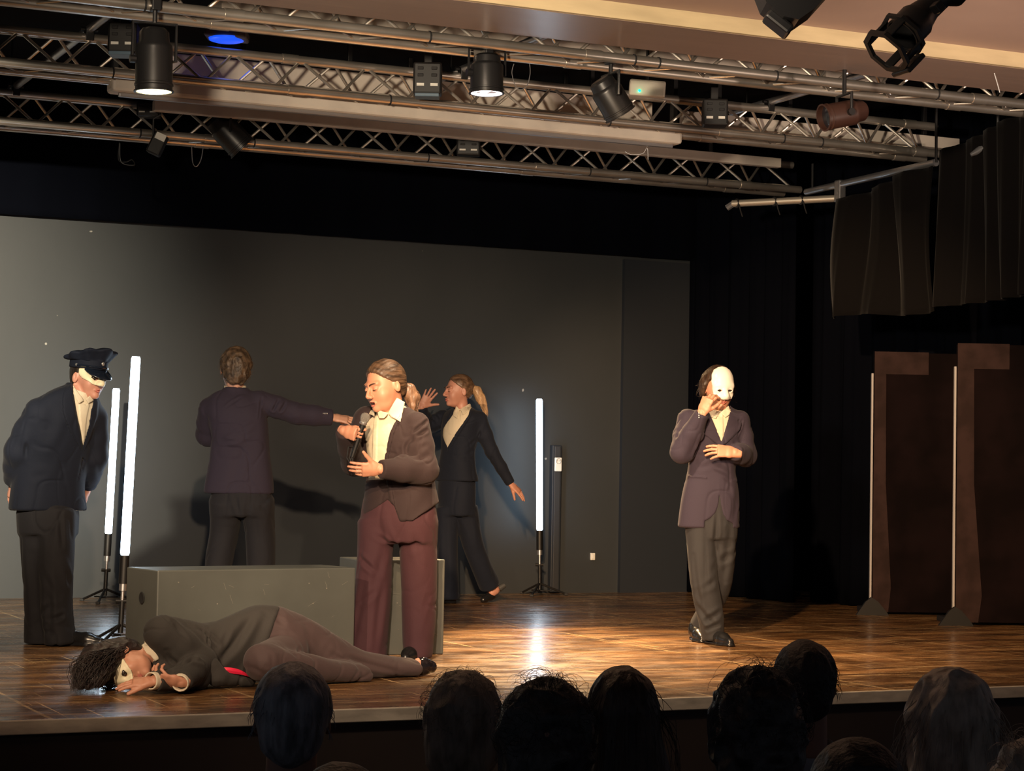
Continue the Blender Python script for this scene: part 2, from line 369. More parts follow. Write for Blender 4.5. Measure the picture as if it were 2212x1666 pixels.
# ---------------------------------------------------------------- stage lamps
m_can = mat('lamp_housing', (.012, .012, .013), .38)
m_lens = mat('dark_lens', (.02, .02, .025), .1)
m_lab = mat('white_label', (.75, .74, .68), .6)
def par_can(p, d, R, Ln, label, lit=None, clamp_z=ZT, brown=None, group='black can spotlights'):
    """p = centre of the rear of the can, d = aiming direction"""
    d = np.array(d, float); d /= np.linalg.norm(d); RR = aimR(d)
    t = empty('can_spotlight', tuple(p), 0, label, 'spotlight', None)
    mc = brown or m_can
    prof = [(0, 0), (R*.62, 0), (R*.8, Ln*.06), (R*.84, Ln*.22), (R*.98, Ln*.27), (R, Ln*.32), (R, Ln*.86), (R*1.05, Ln*.87), (R*1.05, Ln*.9), (R, Ln*.91), (R, Ln*.97), (R*1.08, Ln*.98), (R*1.08, Ln), (R*.95, Ln), (R*.93, Ln*.72), (R*.5, Ln*.45), (0, Ln*.4)]
    MB().lathe(prof, 40, R=RR).build('housing', mc, t, smooth=True)
    if lit:
        ml = mat('lamp_glow_%d' % len(MATS), (.9, .8, .5), .4, emit=lit)
        MB().lathe([(R*.8, Ln*.93), (R*.93, Ln*.95), (R*.93, Ln*.99), (R*.8, Ln*1.0), (R*.76, Ln*.97), (R*.8, Ln*.93)], 40, R=RR).build('reflector_ring', ml, t, smooth=True)
        MB().box(RR@np.array([0, 0, Ln*.9]), (R*.5, R*1.2, R*.25), R=RR, bev=.01).build('lamp', ml, t)
    else:
        MB().lathe([(0, Ln*.9), (R*.6, Ln*.915), (R*.93, Ln*.88)], 32, R=RR).build('lens', m_lens, t, smooth=True)
    side = RR[:, 0]; side = side/np.linalg.norm(side); c = d*Ln*.5
    top = np.array([c[0], c[1], max(c[2]+R*1.5, R*.3)]); zt = clamp_z-p[2]
    y = MB().tube([c+side*R*1.02, c+side*R*1.2, top+side*R*1.2, top-side*R*1.2, c-side*R*1.2, c-side*R*1.02], .009, 6)
    if zt > top[2]: y.tube([top, (top[0], top[1], zt)], .012, 8)
    y.build('yoke', m_can, t)
    MB().box((top[0], top[1], max(zt, top[2])), (.05, .07, .06), bev=.008).build('clamp', m_can, t)
    MB().tube([c+side*R*1.0, c+side*R*1.32], .02, 10).build('locking_knob', m_can, t)
    return t
p = P3(333, 62, 10.05)
par_can(p, (0.02, .0, -1), .09, .31, 'large black can spotlight glowing yellow at its mouth, upper left', ((1.0, .80, .36), 9), ZT)
light('can_beam', 'SPOT', tuple(p+np.array([0, 0, -.36])), 110, (1, .8, .5), tuple(p+np.array([.1, .2, -3])), spot_size=math.radians(60), spot_blend=.8, shadow_soft_size=.06)
p = P3(1052, 118, 10.98)
par_can(p, (.0, -.02, -1), .088, .21, 'black can spotlight glowing pinkish white at its mouth, top centre', ((1.0, .75, .72), 14), ZT)
light('can_beam', 'SPOT', tuple(p+np.array([0, 0, -.27])), 520, (1, .72, .45), tuple(p+np.array([.9, .2, -3])), spot_size=math.radians(85), spot_blend=.8, shadow_soft_size=.06)
p = P3(1296, 172, 11.15)
par_can(p, P3(1340, 247, 11.2)-P3(1296, 172, 11.15), .085, .22, 'unlit black can spotlight tilted down right in front of a pale fitting', None, ZT)
p = P3(462, 255, 14.1)
par_can(p, P3(522, 318, 14.15)-P3(462, 255, 14.1), .098, .28, 'unlit black can spotlight tilted over the left end of the rear truss', None, ZT+.1)
p = P3(1868, 238, 11.3)
m_brown_lit = mat('brown_lit_housing', (.05, .022, .016), .4)  # brownish light falling on this can is put into its colour
par_can(p, P3(1760, 258, 11.2)-P3(1868, 238, 11.3), .07, .26, 'brownish-lit can spotlight lying almost level below the front truss at right', None, ZT+.02, brown=m_brown_lit)
def dimmer(px, py, Z, w, h, label, plate=True):
    p = P3(px, py, Z); t = empty('dimmer_box', tuple(p), -YAW, label, 'dimmer')
    MB().box((0, 0, 0), (w, .13, h), bev=.012).build('housing', m_blackm, t)
    for sx in (-.24, .24): MB().box((w*sx, -.067, -h*.22), (w*.26, .006, h*.09)).build('rating_label', m_lab, t)
    for sx in (-.24, .24):
        for k in (0, 1): MB().box((w*sx, -.067, h*(.3-.22*k)), (w*.2, .012, h*.1), bev=.003).build('socket', m_rubber, t)
    if plate: tag(MB().box((0, -.03, -h*.56), (w*.85, .12, .02), bev=.004).build('base_plate', mat('blue_grey_plate', (.10, .16, .22), .35), t), 'blue-grey plate')
    MB().box((0, .04, h*.5+.04), (.05, .05, .1), bev=.005).build('clamp', m_blackm, t)
dimmer(268, 84, 11.5, .16, .17, 'black dimmer box on the middle truss left of the yellow-lit can')
dimmer(924, 172, 12.4, .17, .19, 'black dimmer box with two white labels at the centre of the middle truss')
dimmer(1544, 245, 13.32, .16, .17, 'black dimmer box with two white labels on the right part of the middle truss', False)
dimmer(322, 238, 14.0, .15, .10, 'small black dimmer box on the rear truss at left', False)
dimmer(1012, 318, 15.0, .17, .13, 'black dimmer box on the rear truss at centre', False)
# blue effect light and green-lit fitting
p = P3(490, 82, 12.3); t = empty('effect_light', tuple(p), -YAW, 'small flat stage light glowing blue, top left behind the front truss', 'stage light')
MB().box((0, 0, .018), (.25, .18, .055), R=Ry(.06), bev=.012).build('housing', mat('grey_brown_case', (.17, .13, .11), .5), t)
MB().lathe([(0, 0), (.08, .0), (.105, .008), (.108, .018), (0, .018)], 36, o=(0, 0, -.022)).build('lens', mat('blue_glow', (.02, .08, .5), .3, emit=((.01, .10, 1.0), .9)), t, smooth=True)
MB().tube([(0, 0, .04), (0, 0, 3.9-p[2])], .01, 8).build('hanger', m_blackm, t)
light('effect_glow', 'POINT', tuple(p+np.array([0, -.05, -.10])), .25, (.02, .12, 1.0), shadow_soft_size=.05)
p = P3(1398, 192, 12.6); t = empty('emergency_light', tuple(p), -YAW, 'pale box fitting with a green indicator beside the tilted unlit can', 'emergency light')
MB().box((0, 0, 0), (.22, .07, .10), R=Ry(.06), bev=.012).build('case', mat('pale_fitting', (.5, .46, .38), .45), t)
MB().lathe([(0, 0), (.008, .0), (.008, .01), (0, .012)], 12, o=(-.05, -.036, -.02), R=Rx(PI/2)).build('indicator', mat('green_led', (0, .5, .25), .3, emit=((.0, 1.0, .45), 5)), t)
MB().tube([(0, 0, .04), (0, 0, 3.9-p[2])], .01, 8).build('hanger', m_blackm, t)
light('indicator_glow', 'POINT', tuple(p-f0*.07+np.array([-.05, 0, -.02])), .015, (0, 1, .45), shadow_soft_size=.01)
# small lamp with label on the rear truss
p = P3(340, 312, 13.9); t = empty('small_floodlight', tuple(p), -YAW, 'small tilted black floodlight with a cream label under the rear truss', 'floodlight')
RR = Ry(math.radians(-24))
RR = Ry(math.radians(24))
MB().box((0, 0, 0), (.095, .09, .15), R=RR, bev=.012).build('housing', m_blackm, t)
MB().box(RR@np.array([.008, -.047, .052]), (.07, .006, .045), R=RR).build('rating_label', m_lab, t)
MB().tube([(-.03, .0, .05), (-.03, .0, .17), (.02, 0, .2)], .008, 6).build('yoke', m_blackm, t)
# hanging cable loops
def cable(pts, r, label, cat='cable', m=None):
    # smooth the way-points
    P = [np.array(q, float) for q in pts]; out = []
    for i in range(len(P)-1):
        a = P[max(i-1, 0)]; b_ = P[i]; c = P[i+1]; d = P[min(i+2, len(P)-1)]
        for k in range(8):
            u = k/8; out.append(.5*((2*b_)+(-a+c)*u+(2*a-5*b_+4*c-d)*u*u+(-a+3*b_-3*c+d)*u**3))
    out.append(P[-1])
    return tag(MB().tube(out, r, 6).build('safety_cable', m or m_steel, smooth=True), label, cat)
cable([P3(1110, 138, 10.9), P3(1106, 160, 10.9), P3(1118, 192, 10.9), P3(1137, 187, 10.9), P3(1145, 160, 10.9), P3(1144, 138, 10.9)], .0022, 'thin steel safety cable looped right of the pink-lit can')
cable([P3(414, 316, 13.98), P3(416, 350, 13.98), P3(424, 360, 13.98), P3(434, 345, 13.98), P3(439, 316, 13.98)], .003, 'thin safety cable loop below the rear truss at left')
cable([P3(258, 308, 14.0), P3(256, 345, 14.0), P3(272, 350, 14.0), P3(285, 345, 14.0), P3(290, 357, 14.0), P3(262, 350, 14.0), P3(259, 310, 14.0)], .004, 'dark cable end dangling at the left of the rear truss', m=m_blackm)
cable([P3(1350, 328, 13.6), P3(1364, 334, 13.6), P3(1388, 332, 13.6), P3(1398, 320, 13.6), P3(1400, 345, 13.6)], .0025, 'thin wire sagging under the right end of the pale screen case')
cable([P3(2148, 158, 10.3), P3(2154, 178, 10.3), P3(2160, 200, 10.3)], .003, 'short wire end on the front truss at far right')
# foreground lanterns under the hall ceiling
p = P3(1712, -20, 7.6); t = empty('floodlight', tuple(p), -YAW, 'large black floodlight cut by the top edge, hanging in front of the cream beam', 'floodlight')
RR = Ry(math.radians(38))
prof = [(-.17, .16), (-.125, -.02), (-.09, -.10), (-.03, -.135), (.05, -.135), (.10, -.11), (.12, -.04), (.13, .16)]
MB().prism(prof, .2, (.0, 0, .02), RR).build('housing', m_can, t)
MB().prism([(-.19, .14), (-.165, .14), (-.14, -.06), (-.155, -.07)], .2, (-.005, 0, .0), RR).build('front_frame', m_can, t)
MB().box(RR@np.array([.035, 0, -.13]), (.11, .12, .04), R=RR, bev=.01).build('rear_foot', m_can, t)
MB().box(RR@np.array([-.176, -.103, .03]), (.012, .004, .1), R=RR).build('frame_clip', m_lab, t)
MB().tube([(0, -.11, .05), (0, -.12, .25), (0, .12, .25), (0, .11, .05)], .01, 6).tube([(0, 0, .25), (0, 0, 3.3-p[2])], .014, 8).build('yoke', m_can, t)
a = P3(1928, 98, 7.9); bq = P3(2060, -40, 8.0); t = empty('profile_spotlight', tuple(a), 0, 'black profile spotlight pointing down left with an open gel frame, top right corner', 'spotlight')
d = bq-a; Ld = np.linalg.norm(d); RR = aimR(d)
MB().lathe([(.065, .06), (.072, .06), (.072, .15), (.062, .17), (.05, .22), (.052, .3), (.085, .34), (.085, .5), (.06, .56), (0, .57)], 32, R=RR).build('barrel', m_can, t, smooth=True)
g = MB()
for k in range(4):
    w = k*PI/2+PI/4; c = np.array([math.cos(w)*.085, math.sin(w)*.085, .02]); g.box(RR@c, (.035, .012, .12), R=RR@Rz(w+PI/2), bev=.003)
g.lathe([(.085, -.045), (.105, -.045), (.105, -.03), (.085, -.03), (.085, -.045)], 8, R=RR)
g.lathe([(.085, .06), (.1, .06), (.1, .075), (.085, .075), (.085, .06)], 8, R=RR)
g.build('gel_frame', m_can, t)
MB().box(RR@np.array([.0, -.10, -.0]), (.12, .02, .1), R=RR, bev=.005).build('frame_panel', m_can, t)
for hx, hz in ((-.09, .2), (.1, .24), (.1, .42)): MB().box(RR@np.array([hx, 0, hz]), (.045, .04, .035), R=RR, bev=.005).build('shutter_handle', m_can, t)
c = RR@np.array([0, 0, .4]); MB().tube([c+np.array([0, 0, .05]), c+np.array([0, 0, 3.3-a[2]-c[2]])], .014, 8).build('yoke', m_can, t)
# side pipes and swagged drapes
a = P3(2022, 350, 13.8); bq = P3(1742, 416, 15.35); zq = 3.08
a[2] = bq[2] = (a[2]+bq[2])/2
t = empty('side_pipe', tuple(a), 0, 'long steel pipe running to the back right above the black swags', 'pipe')
MB().tube([(0, 0, 0), bq-a], .025, 16).build('pipe', m_steel, t, smooth=True)
MB().tube([(0, 0.0, 0), (0, 0, 3.9-a[2])], .01, 8).build('hanger_rod', m_blackm, t)
MB().tube([(bq-a)*.95, (bq-a)*.95+np.array([0, 0, .2])], .01, 8).build('hanger_rod', m_blackm, t)
c = (bq-a)*.72; tag(MB().box(c+np.array([0, 0, -.05]), (.06, .07, .16), bev=.01).build('clamp', m_steel, t), 'steel clamp')
e1 = P3(1822, 428, 15.05); e2 = P3(1582, 440, 15.35)
t2 = empty('side_pipe', tuple(e1), 0, 'short pale pipe end under the side pipe, wrapped with black ties', 'pipe')
MB().tube([(0, 0, 0), e2-e1], .026, 16).build('pipe', mat('pale_pipe', (.55, .5, .42), .4, metal=.6), t2, smooth=True)
MB().tube([(e2-e1)*.99, (e2-e1)*1.05+np.array([0, 0, -.03])], .024, 8).build('plastic_wrap', mat('grey_plastic', (.12, .12, .13), .4), t2)
g = MB()
for k in (.03, .38, .62, .96):
    c = (e2-e1)*k; g.tube([c+np.array([.0, -.028*math.cos(w), .028*math.sin(w)]) for w in np.linspace(0, 2*PI, 13)], .009, 6)
    g.tube([c+np.array([0, -.03, 0]), c+np.array([.01, -.04, -.06]), c+np.array([.03, -.035, -.10])], .005, 6)
g.build('tie', m_rubber, t2)
# swag A hangs from the pipe; swag B further to the right and nearer
pA0 = P3(1808, 500, 14.75); pA1 = P3(2010, 500, 13.75)
def ztA(u): return 3.0+.12*u
tag(curtain('swag_curtain', pA0[:2], pA1[:2], lambda u: 2.98+.10*u, lambda u: 2.12+.02*math.sin(u*6), .05, .42, m_vel2, seed=5, nz_=20, drop=lambda u, w: .05*math.sin(6*u-2.5*w)), 'short black drape hanging from the side pipe, left of the two swags', 'curtain')
pB0 = P3(2028, 500, 13.6); pB1 = P3(2260, 500, 12.4)
tag(curtain('swag_curtain', pB0[:2], pB1[:2], lambda u: 3.16+.1*u, lambda u: 2.125, .035, .26, m_vel2, seed=9, nz_=20, drop=lambda u, w: .03*math.sin(7*u-1.5*w)), 'short black drape at the top right edge, right of the two swags', 'curtain')
p = P3(2155, 312, 13.2); t = empty('wrapped_lamp', tuple(p), -YAW, 'grey plastic-wrapped lamp lying above the right swag', 'lamp')
MB().tube([(-.17, 0, -.07), (-.1, 0, -.03), (0, 0, .0), (.10, 0, .03), (.13, 0, .04)], [.012, .03, .045, .04, .02], 12).build('plastic_bag', mat('grey_plastic', (.12, .12, .13), .4), t, smooth=True)
MB().tube([(0, 0, 0), (0, 0, 3.9-p[2])], .01, 8).build('hanger', m_blackm, t)
# ---------------------------------------------------------------- light tubes on stands
m_tube = mat('tube_glow', (.9, .95, 1), .3, emit=((.62, .82, 1.0), 14))
def tube_light(px, pyb, Z, z0, z1, lean, label, legr=.22, ang=.3, col=(.45, .72, 1.0), pw=14):
    p = P3(px, pyb, Z); p[2] = 0
    t = empty('tube_light', tuple(p), -YAW, label, 'light tube', None)
    lx = math.tan(math.radians(lean))
    def at(z): return np.array([lx*z, 0, z])
    MB().tube([at(z0), at(z0+.012), at(z1-.012), at(z1)], [.021, .026, .026, .021], 20).build('glowing_tube', m_tube, t, smooth=True)
    MB().tube([at(z0-.16), at(z0)], .027, 16).build('battery_handle', m_blackm, t, smooth=True)
    tag(MB().tube([at(z0-.20), at(z0-.16)], .022, 12).build('locking_collar', m_steel, t, smooth=True), 'steel collar')
    MB().tube([at(z0*.42), at(z0-.19)], .010, 10).build('upper_pole', m_steel, t, smooth=True)
    MB().tube([at(.05), at(z0*.47)], .015, 10).build('lower_pole', m_blackm, t, smooth=True)
    MB().tube([at(z0*.47)+np.array([-.035, 0, 0]), at(z0*.47)+np.array([.03, 0, 0])], .012, 8).build('knob', m_blackm, t)
    for k in range(3):
        w = ang+k*2*PI/3; e = np.array([math.cos(w)*legr, math.sin(w)*legr, .012])
        l = MB().tube([at(.10), e], .009, 8).tube([at(.04), e*.45+np.array([0, 0, .035])], .005, 6).build('leg', m_blackm, t, smooth=True)
        MB().box(e, (.03, .03, .02), bev=.004).build('rubber_foot', m_rubber, l)
    top = at(z1)
    l = light('tube_emission', 'POINT', (0, 0, 0), pw, col, shadow_soft_size=.05); l.parent = t; l.location = (lx*(z0+z1)/2, 0, (z0+z1)/2)
    l.data.energy = 0.001; bpy.data.objects.remove(l)
tube_light(259, 1385, 11.85, .49, 1.62, 1.8, 'front of the two left light tubes, tall and blue-white beside the box', ang=.25)
tube_light(226, 1297, 15.2, .5, 1.56, 1.7, 'rear and shorter of the two left light tubes, beside the man in the cap', ang=.5)
tube_light(1166, 1283, 17.0, .53, 1.6, -1.1, 'lone blue-white light tube on a tripod at the centre of the grey wall', ang=.2)
# ---------------------------------------------------------------- flats
m_fl = mat('flat_cloth', (.009, .0050, .0055), .9, spec=.05, vary=((.0052, .0032, .0034), 3, (1, 1, 1), .4, .6))
m_fl2 = mat('flat_tape', (.038, .022, .021), .85, spec=.1, vary=((.025, .015, .014), 6, (1, 1, 1), .4, .6))
m_edgew = mat('flat_edge', (.42, .40, .40), .5)
def flat(px, py, Z, w, h, label, tw=.09, tape_w=.40, th=.16):
    p = P3(px, py, Z); p[2] = 0
    t = empty('scenery_flat', tuple(p), -YAW+.03, label, 'flat')
    MB().box((w/2, .02, h/2+.01), (w, .035, h-.02), bev=.004).build('panel', m_fl, t)
    tp = MB().prism([(0, .02), (tw*1.3, .02), (tw*1.5, .2), (tw, h*.5), (tw*.95, h-th), (tape_w, h-th), (tape_w, h+.006), (0, h+.006)], .006, (0, -.002, 0))
    tag(tp.build('tape_border', m_fl2, t), 'lighter brown tape along the edge')
    MB().box((-.012, .02, h*.47), (.014, .03, h*.90), bev=.003).build('edge_strip', m_edgew, t)
    MB().prism([(-.13, 0), (.11, 0), (.09, .03), (.03, .10), (-.02, .13), (-.06, .10)], .03, (0.0, -.05, 0)).build('foot_brace', m_blackm, t)
    MB().box((0.0, .2, .02), (.05, .5, .04), bev=.004).build('foot_arm', m_blackm, t)
flat(1884, 1327, 15.35, .66, 1.93, 'brown cloth scenery flat nearer the curtain, left of the two')
flat(2064, 1348, 14.4, .75, 1.94, 'brown cloth scenery flat at the right edge of the stage', tw=.12, tape_w=.36, th=.17)
a = P3(2030, 745, 15.9); a[2] = 0
t = tag(MB().prism([(-.22, 0), (.2, 0), (.2, 2.08), (.05, 2.02), (-.22, 1.93)], .04, a, Rz(-YAW)).build('grey_board', mat('grey_board', (.05, .052, .056), .7)), 'grey board with sloping top showing above the gap between the flats', 'board')
# wall socket trunking and switch
a = P3(1196, 1270, 17.35)
t = empty('wall_trunking', (a[0], YW, 0), 0, 'narrow black wall trunking with a white double socket right of the centre light tube', 'trunking')
MB().box((0, -.03, .62), (.085, .06, 1.22), bev=.006).build('duct', m_strip, t)
MB().box((0, -.064, .62), (.05, .01, 1.2), bev=.002).build('cover_strip', mat('trunk_cover', (.03, .032, .036), .5), t)
so = MB().box((0, -.078, 1.07), (.062, .02, .115), bev=.006).build('socket', mat('white_plastic', (.75, .73, .66), .4), t)
MB().lathe([(.02, 0), (.023, 0), (.023, .004), (.02, .004), (.02, 0)], 20, o=(0, -.088, 1.097), R=Rx(PI/2)).box((-.01, -.09, 1.10), (.006, .004, .006)).box((.01, -.09, 1.10), (.006, .004, .006)).build('socket_face', mat('grey_print', (.2, .2, .2), .5), so)
a = P3(1288, 1204, 17.4)
t = empty('wall_switch', (a[0]+.03, YW-.012, a[2]), 0, 'small white switch plate low on the grey wall right of the centre light tube', 'switch')
MB().box((0, 0, 0), (.04, .022, .06), bev=.004).build('plate', mat('white_plastic', (.75, .73, .66), .4), t); MB().box((0, -.013, 0), (.02, .006, .035), bev=.002).build('rocker', m_lab, t)
# ---------------------------------------------------------------- grey boxes
m_box = mat('grey_green_box', (.082, .088, .080), .42, vary=((.066, .070, .064), 2.5, (1, 1, 1), .35, .65), bump=(7, .15))
m_scr = mat('scratches', (.19, .18, .15), .6)
def boxobj(o, dx, w, dep, h, label, hole=False, seed=1):
    t = empty('rehearsal_box', (o[0], o[1], 0), math.atan2(dx[1], dx[0]), label, 'box')
    m = MB().box((w/2, dep/2, h/2), (w, dep, h), bev=.006).build('body', m_box, t)
    if hole: tag(MB().lathe([(0, 0), (.022, 0), (.03, .004), (.026, .006), (0, .003)], 20, o=(-.003, dep*.45, h*.72), R=Ry(-PI/2)).build('hand_hole', m_rubber, m), 'dark round hand hole')
    rr = random.Random(seed); g = MB()
    for _ in range(22):
        x = w*rr.uniform(.05, .95); z = h*rr.uniform(.2, .95); a_ = rr.choice([-.5, .1, .4, 1.2]); l = rr.uniform(.01, .05)
        g.box((x, -.0003, z), (l, .0012, .0009), R=Ry(a_))
    for _ in range(7): g.box((w*rr.uniform(.05, .95), -.0003, h*rr.uniform(.3, .97)), (.006, .0014, .005))
    tag(g.build('scratch_marks', m_scr, m), 'pale scratches on the front', kind=None)
    return t
F = CX(-1.68, 10.0); dX = r0*.819+f0*.574
B1 = boxobj(F, dX, 1.10, .35, .5, 'long grey-green box lying behind the person on the floor', True)
G = CX(-.345-.47, 11.42-.18); dX2 = r0*.93+f0*.36
B2 = boxobj(G, dX2, .50, .34, .515, 'grey-green box half hidden behind the standing singer, right of the long box', seed=4)
# ---------------------------------------------------------------- implicit surfaces -> meshes (numpy surface nets)
F4 = np.float32
def A3(*a): return np.array(a, dtype=F4)
_tab = np.random.RandomState(5).rand(32, 32, 32).astype(F4)
def vnoise(P, s=(1, 1, 1), off=0.):
    q = P*np.asarray(s, F4)+F4(off+100); i = np.floor(q).astype(int); f = q-i; f = f*f*(3-2*f)
    r = 0
    for dx in (0, 1):
        for dy in (0, 1):
            for dz in (0, 1):
                w = (f[:, 0] if dx else 1-f[:, 0])*(f[:, 1] if dy else 1-f[:, 1])*(f[:, 2] if dz else 1-f[:, 2])
                r = r+w*_tab[(i[:, 0]+dx) % 32, (i[:, 1]+dy) % 32, (i[:, 2]+dz) % 32]
    return r
def nrm(v): v = np.asarray(v, float); return v/(np.linalg.norm(v)+1e-12)
def smin(a, b, k):
    h = np.maximum(k-np.abs(a-b), 0)/k; return np.minimum(a, b)-h*h*k*.25
def smax(a, b, k): return -smin(-a, -b, k)
def rc(P, a, b, ra, rb):
    a = np.asarray(a, F4); ba = np.asarray(b, F4)-a; q = P-a
    t = np.clip(q@ba/(ba@ba+1e-12), 0, 1); d = q-t[:, None]*ba
    return np.sqrt((d*d).sum(1))-(ra+(rb-ra)*t)
def ell(P, c, r, R=None):
    q = P-np.asarray(c, F4)
    if R is not None: q = q@np.asarray(R, F4)
    r = np.asarray(r, F4); k0 = np.sqrt(((q/r)**2).sum(1)); k1 = np.sqrt(((q/(r*r))**2).sum(1))+1e-9
    return k0*(k0-1)/k1
def seg(P, a, b, A0, B0, A1, B1, side, p=2.3, rnd=0., s2=None):
    """straight piece with a super-elliptic section, half width A along side, half depth B across it"""
    a = np.asarray(a, F4); ba = np.asarray(b, F4)-a; L2 = float(ba@ba); n = ba/math.sqrt(L2)
    q = P-a; tt = q@ba/L2; t = np.clip(tt, 0, 1)
    s = np.asarray(side, F4); s = s-n*(s@n); s = s/np.linalg.norm(s); o = np.cross(n, s)
    w = (tt-t)*math.sqrt(L2)
    u = np.abs(q@s)+1e-6; v = np.abs(q@o)+1e-6; Aa = A0+(A1-A0)*t-rnd; Bb = B0+(B1-B0)*t-rnd
    r = ((u/Aa)**p+(v/Bb)**p)**(1/p)
    d = (r-1)*np.minimum(Aa, Bb)
    rr = np.sqrt(u*u+v*v); d = np.where(r > 1, np.minimum(rr*(1-1/r)+0*d, rr), d)
    d = np.where(w != 0, np.hypot(np.maximum(d, 0), w), d)
    return d-rnd
def chain(P, pts, rad, k=.02):
    d = None
    for i in range(len(pts)-1):
        e = rc(P, pts[i], pts[i+1], rad[i], rad[i+1]); d = e if d is None else smin(d, e, k)
    return d
_lc = {}
def loft(P, rows, side, k=.02, p=2.3, rnd=.012, axd=None):
    """rows: (point, half width, half depth[, side]) swept along a smoothed centre line"""
    key = tuple(np.concatenate([np.r_[np.asarray(r[0], float), r[1], r[2], np.asarray(r[3] if len(r) > 3 else side, float)] for r in rows]))
    if key not in _lc:
        K = [np.r_[np.asarray(r[0], float), r[1], r[2], np.asarray(r[3] if len(r) > 3 else side, float)] for r in rows]; out = []
        for i in range(len(K)-1):
            A_, B_, C_, D_ = K[max(i-1, 0)], K[i], K[i+1], K[min(i+2, len(K)-1)]
            for j in range(4):
                u = j/4; out.append(.5*((2*B_)+(C_-A_)*u+(2*A_-5*B_+4*C_-D_)*u*u+(-A_+3*B_-3*C_+D_)*u**3))
        out.append(K[-1]); _lc[key] = np.array(out, F4)
    K = _lc[key]; n = len(K)-1; best = np.full(len(P), 1e9, F4); bi = np.zeros(len(P), int); bt = np.zeros(len(P), F4); bw = np.zeros(len(P), F4)
    for i in range(n):
        a = K[i, :3]; ba = K[i+1, :3]-a; q = P-a
        if axd is None: L2 = float(ba@ba); tt = q@ba/L2; t = np.clip(tt, 0, 1); e = q-t[:, None]*ba; e = (e*e).sum(1); Lq = math.sqrt(L2)
        else: A_ = np.asarray(axd, F4); Lq = float(ba@A_); tt = q@A_/Lq; t = np.clip(tt, 0, 1); Lq = abs(Lq); e = np.abs(tt-t)*Lq
        m = e < best; best[m] = e[m]; bi[m] = i; bt[m] = t[m]; w = (tt-t)*Lq
        if i > 0: w = np.maximum(w, 0)
        if i < n-1: w = np.minimum(w, 0)
        bw[m] = w[m]
    k0 = K[bi]; k1 = K[bi+1]; kk = k0+(k1-k0)*bt[:, None]; ax = k1[:, :3]-k0[:, :3] if axd is None else np.tile(np.asarray(axd, F4), (len(P), 1)); ax /= np.sqrt((ax*ax).sum(1))[:, None]
    sd = kk[:, 5:8]; sd = sd-ax*(sd*ax).sum(1)[:, None]; sd /= np.sqrt((sd*sd).sum(1))[:, None]; o = np.cross(ax, sd)
    q = P-kk[:, :3]; u = np.abs((q*sd).sum(1))+1e-6; v = np.abs((q*o).sum(1))+1e-6; Aa = kk[:, 3]-rnd; Bb = kk[:, 4]-rnd
    r = ((u/Aa)**p+(v/Bb)**p)**(1/p); rr = np.sqrt(u*u+v*v)
    d = np.where(r > 1, rr*(1-1/r), (r-1)*np.minimum(Aa, Bb))
    w = np.abs(bw)+rnd
    inner = np.maximum(d, w-rnd) ; out_ = np.hypot(np.maximum(d, 0), np.maximum(w-rnd, 0))
    d = np.where(bw != 0, out_, d)
    return (d-rnd).astype(F4)
def poly2(x, y, poly):
    V = np.asarray(poly, F4); d = np.full(x.shape, 1e9, F4); s = np.ones(x.shape, F4); n = len(V)
    for i in range(n):
        j = (i-1) % n; e = V[j]-V[i]; wx = x-V[i, 0]; wy = y-V[i, 1]
        t = np.clip((wx*e[0]+wy*e[1])/(e@e+1e-12), 0, 1); bx = wx-e[0]*t; by = wy-e[1]*t
        d = np.minimum(d, bx*bx+by*by)
        c0 = y >= V[i, 1]; c1 = y < V[j, 1]; c2 = e[0]*wy > e[1]*wx
        s = np.where((c0 & c1 & c2) | (~c0 & ~c1 & ~c2), -s, s)
    return s*np.sqrt(d)
def axis(lo, hi, h, fine=()):
    out = [lo]; x = lo
    while x < hi:
        hh = h
        for a, b_, hf in fine:
            if a-.004 <= x <= b_: hh = min(hh, hf)
            elif x < a < x+hh: hh = min(hh, max(a-x, hf))
        x += hh; out.append(x)
    while len(out) % 6 != 1: x += h; out.append(x)
    return np.array(out, F4)
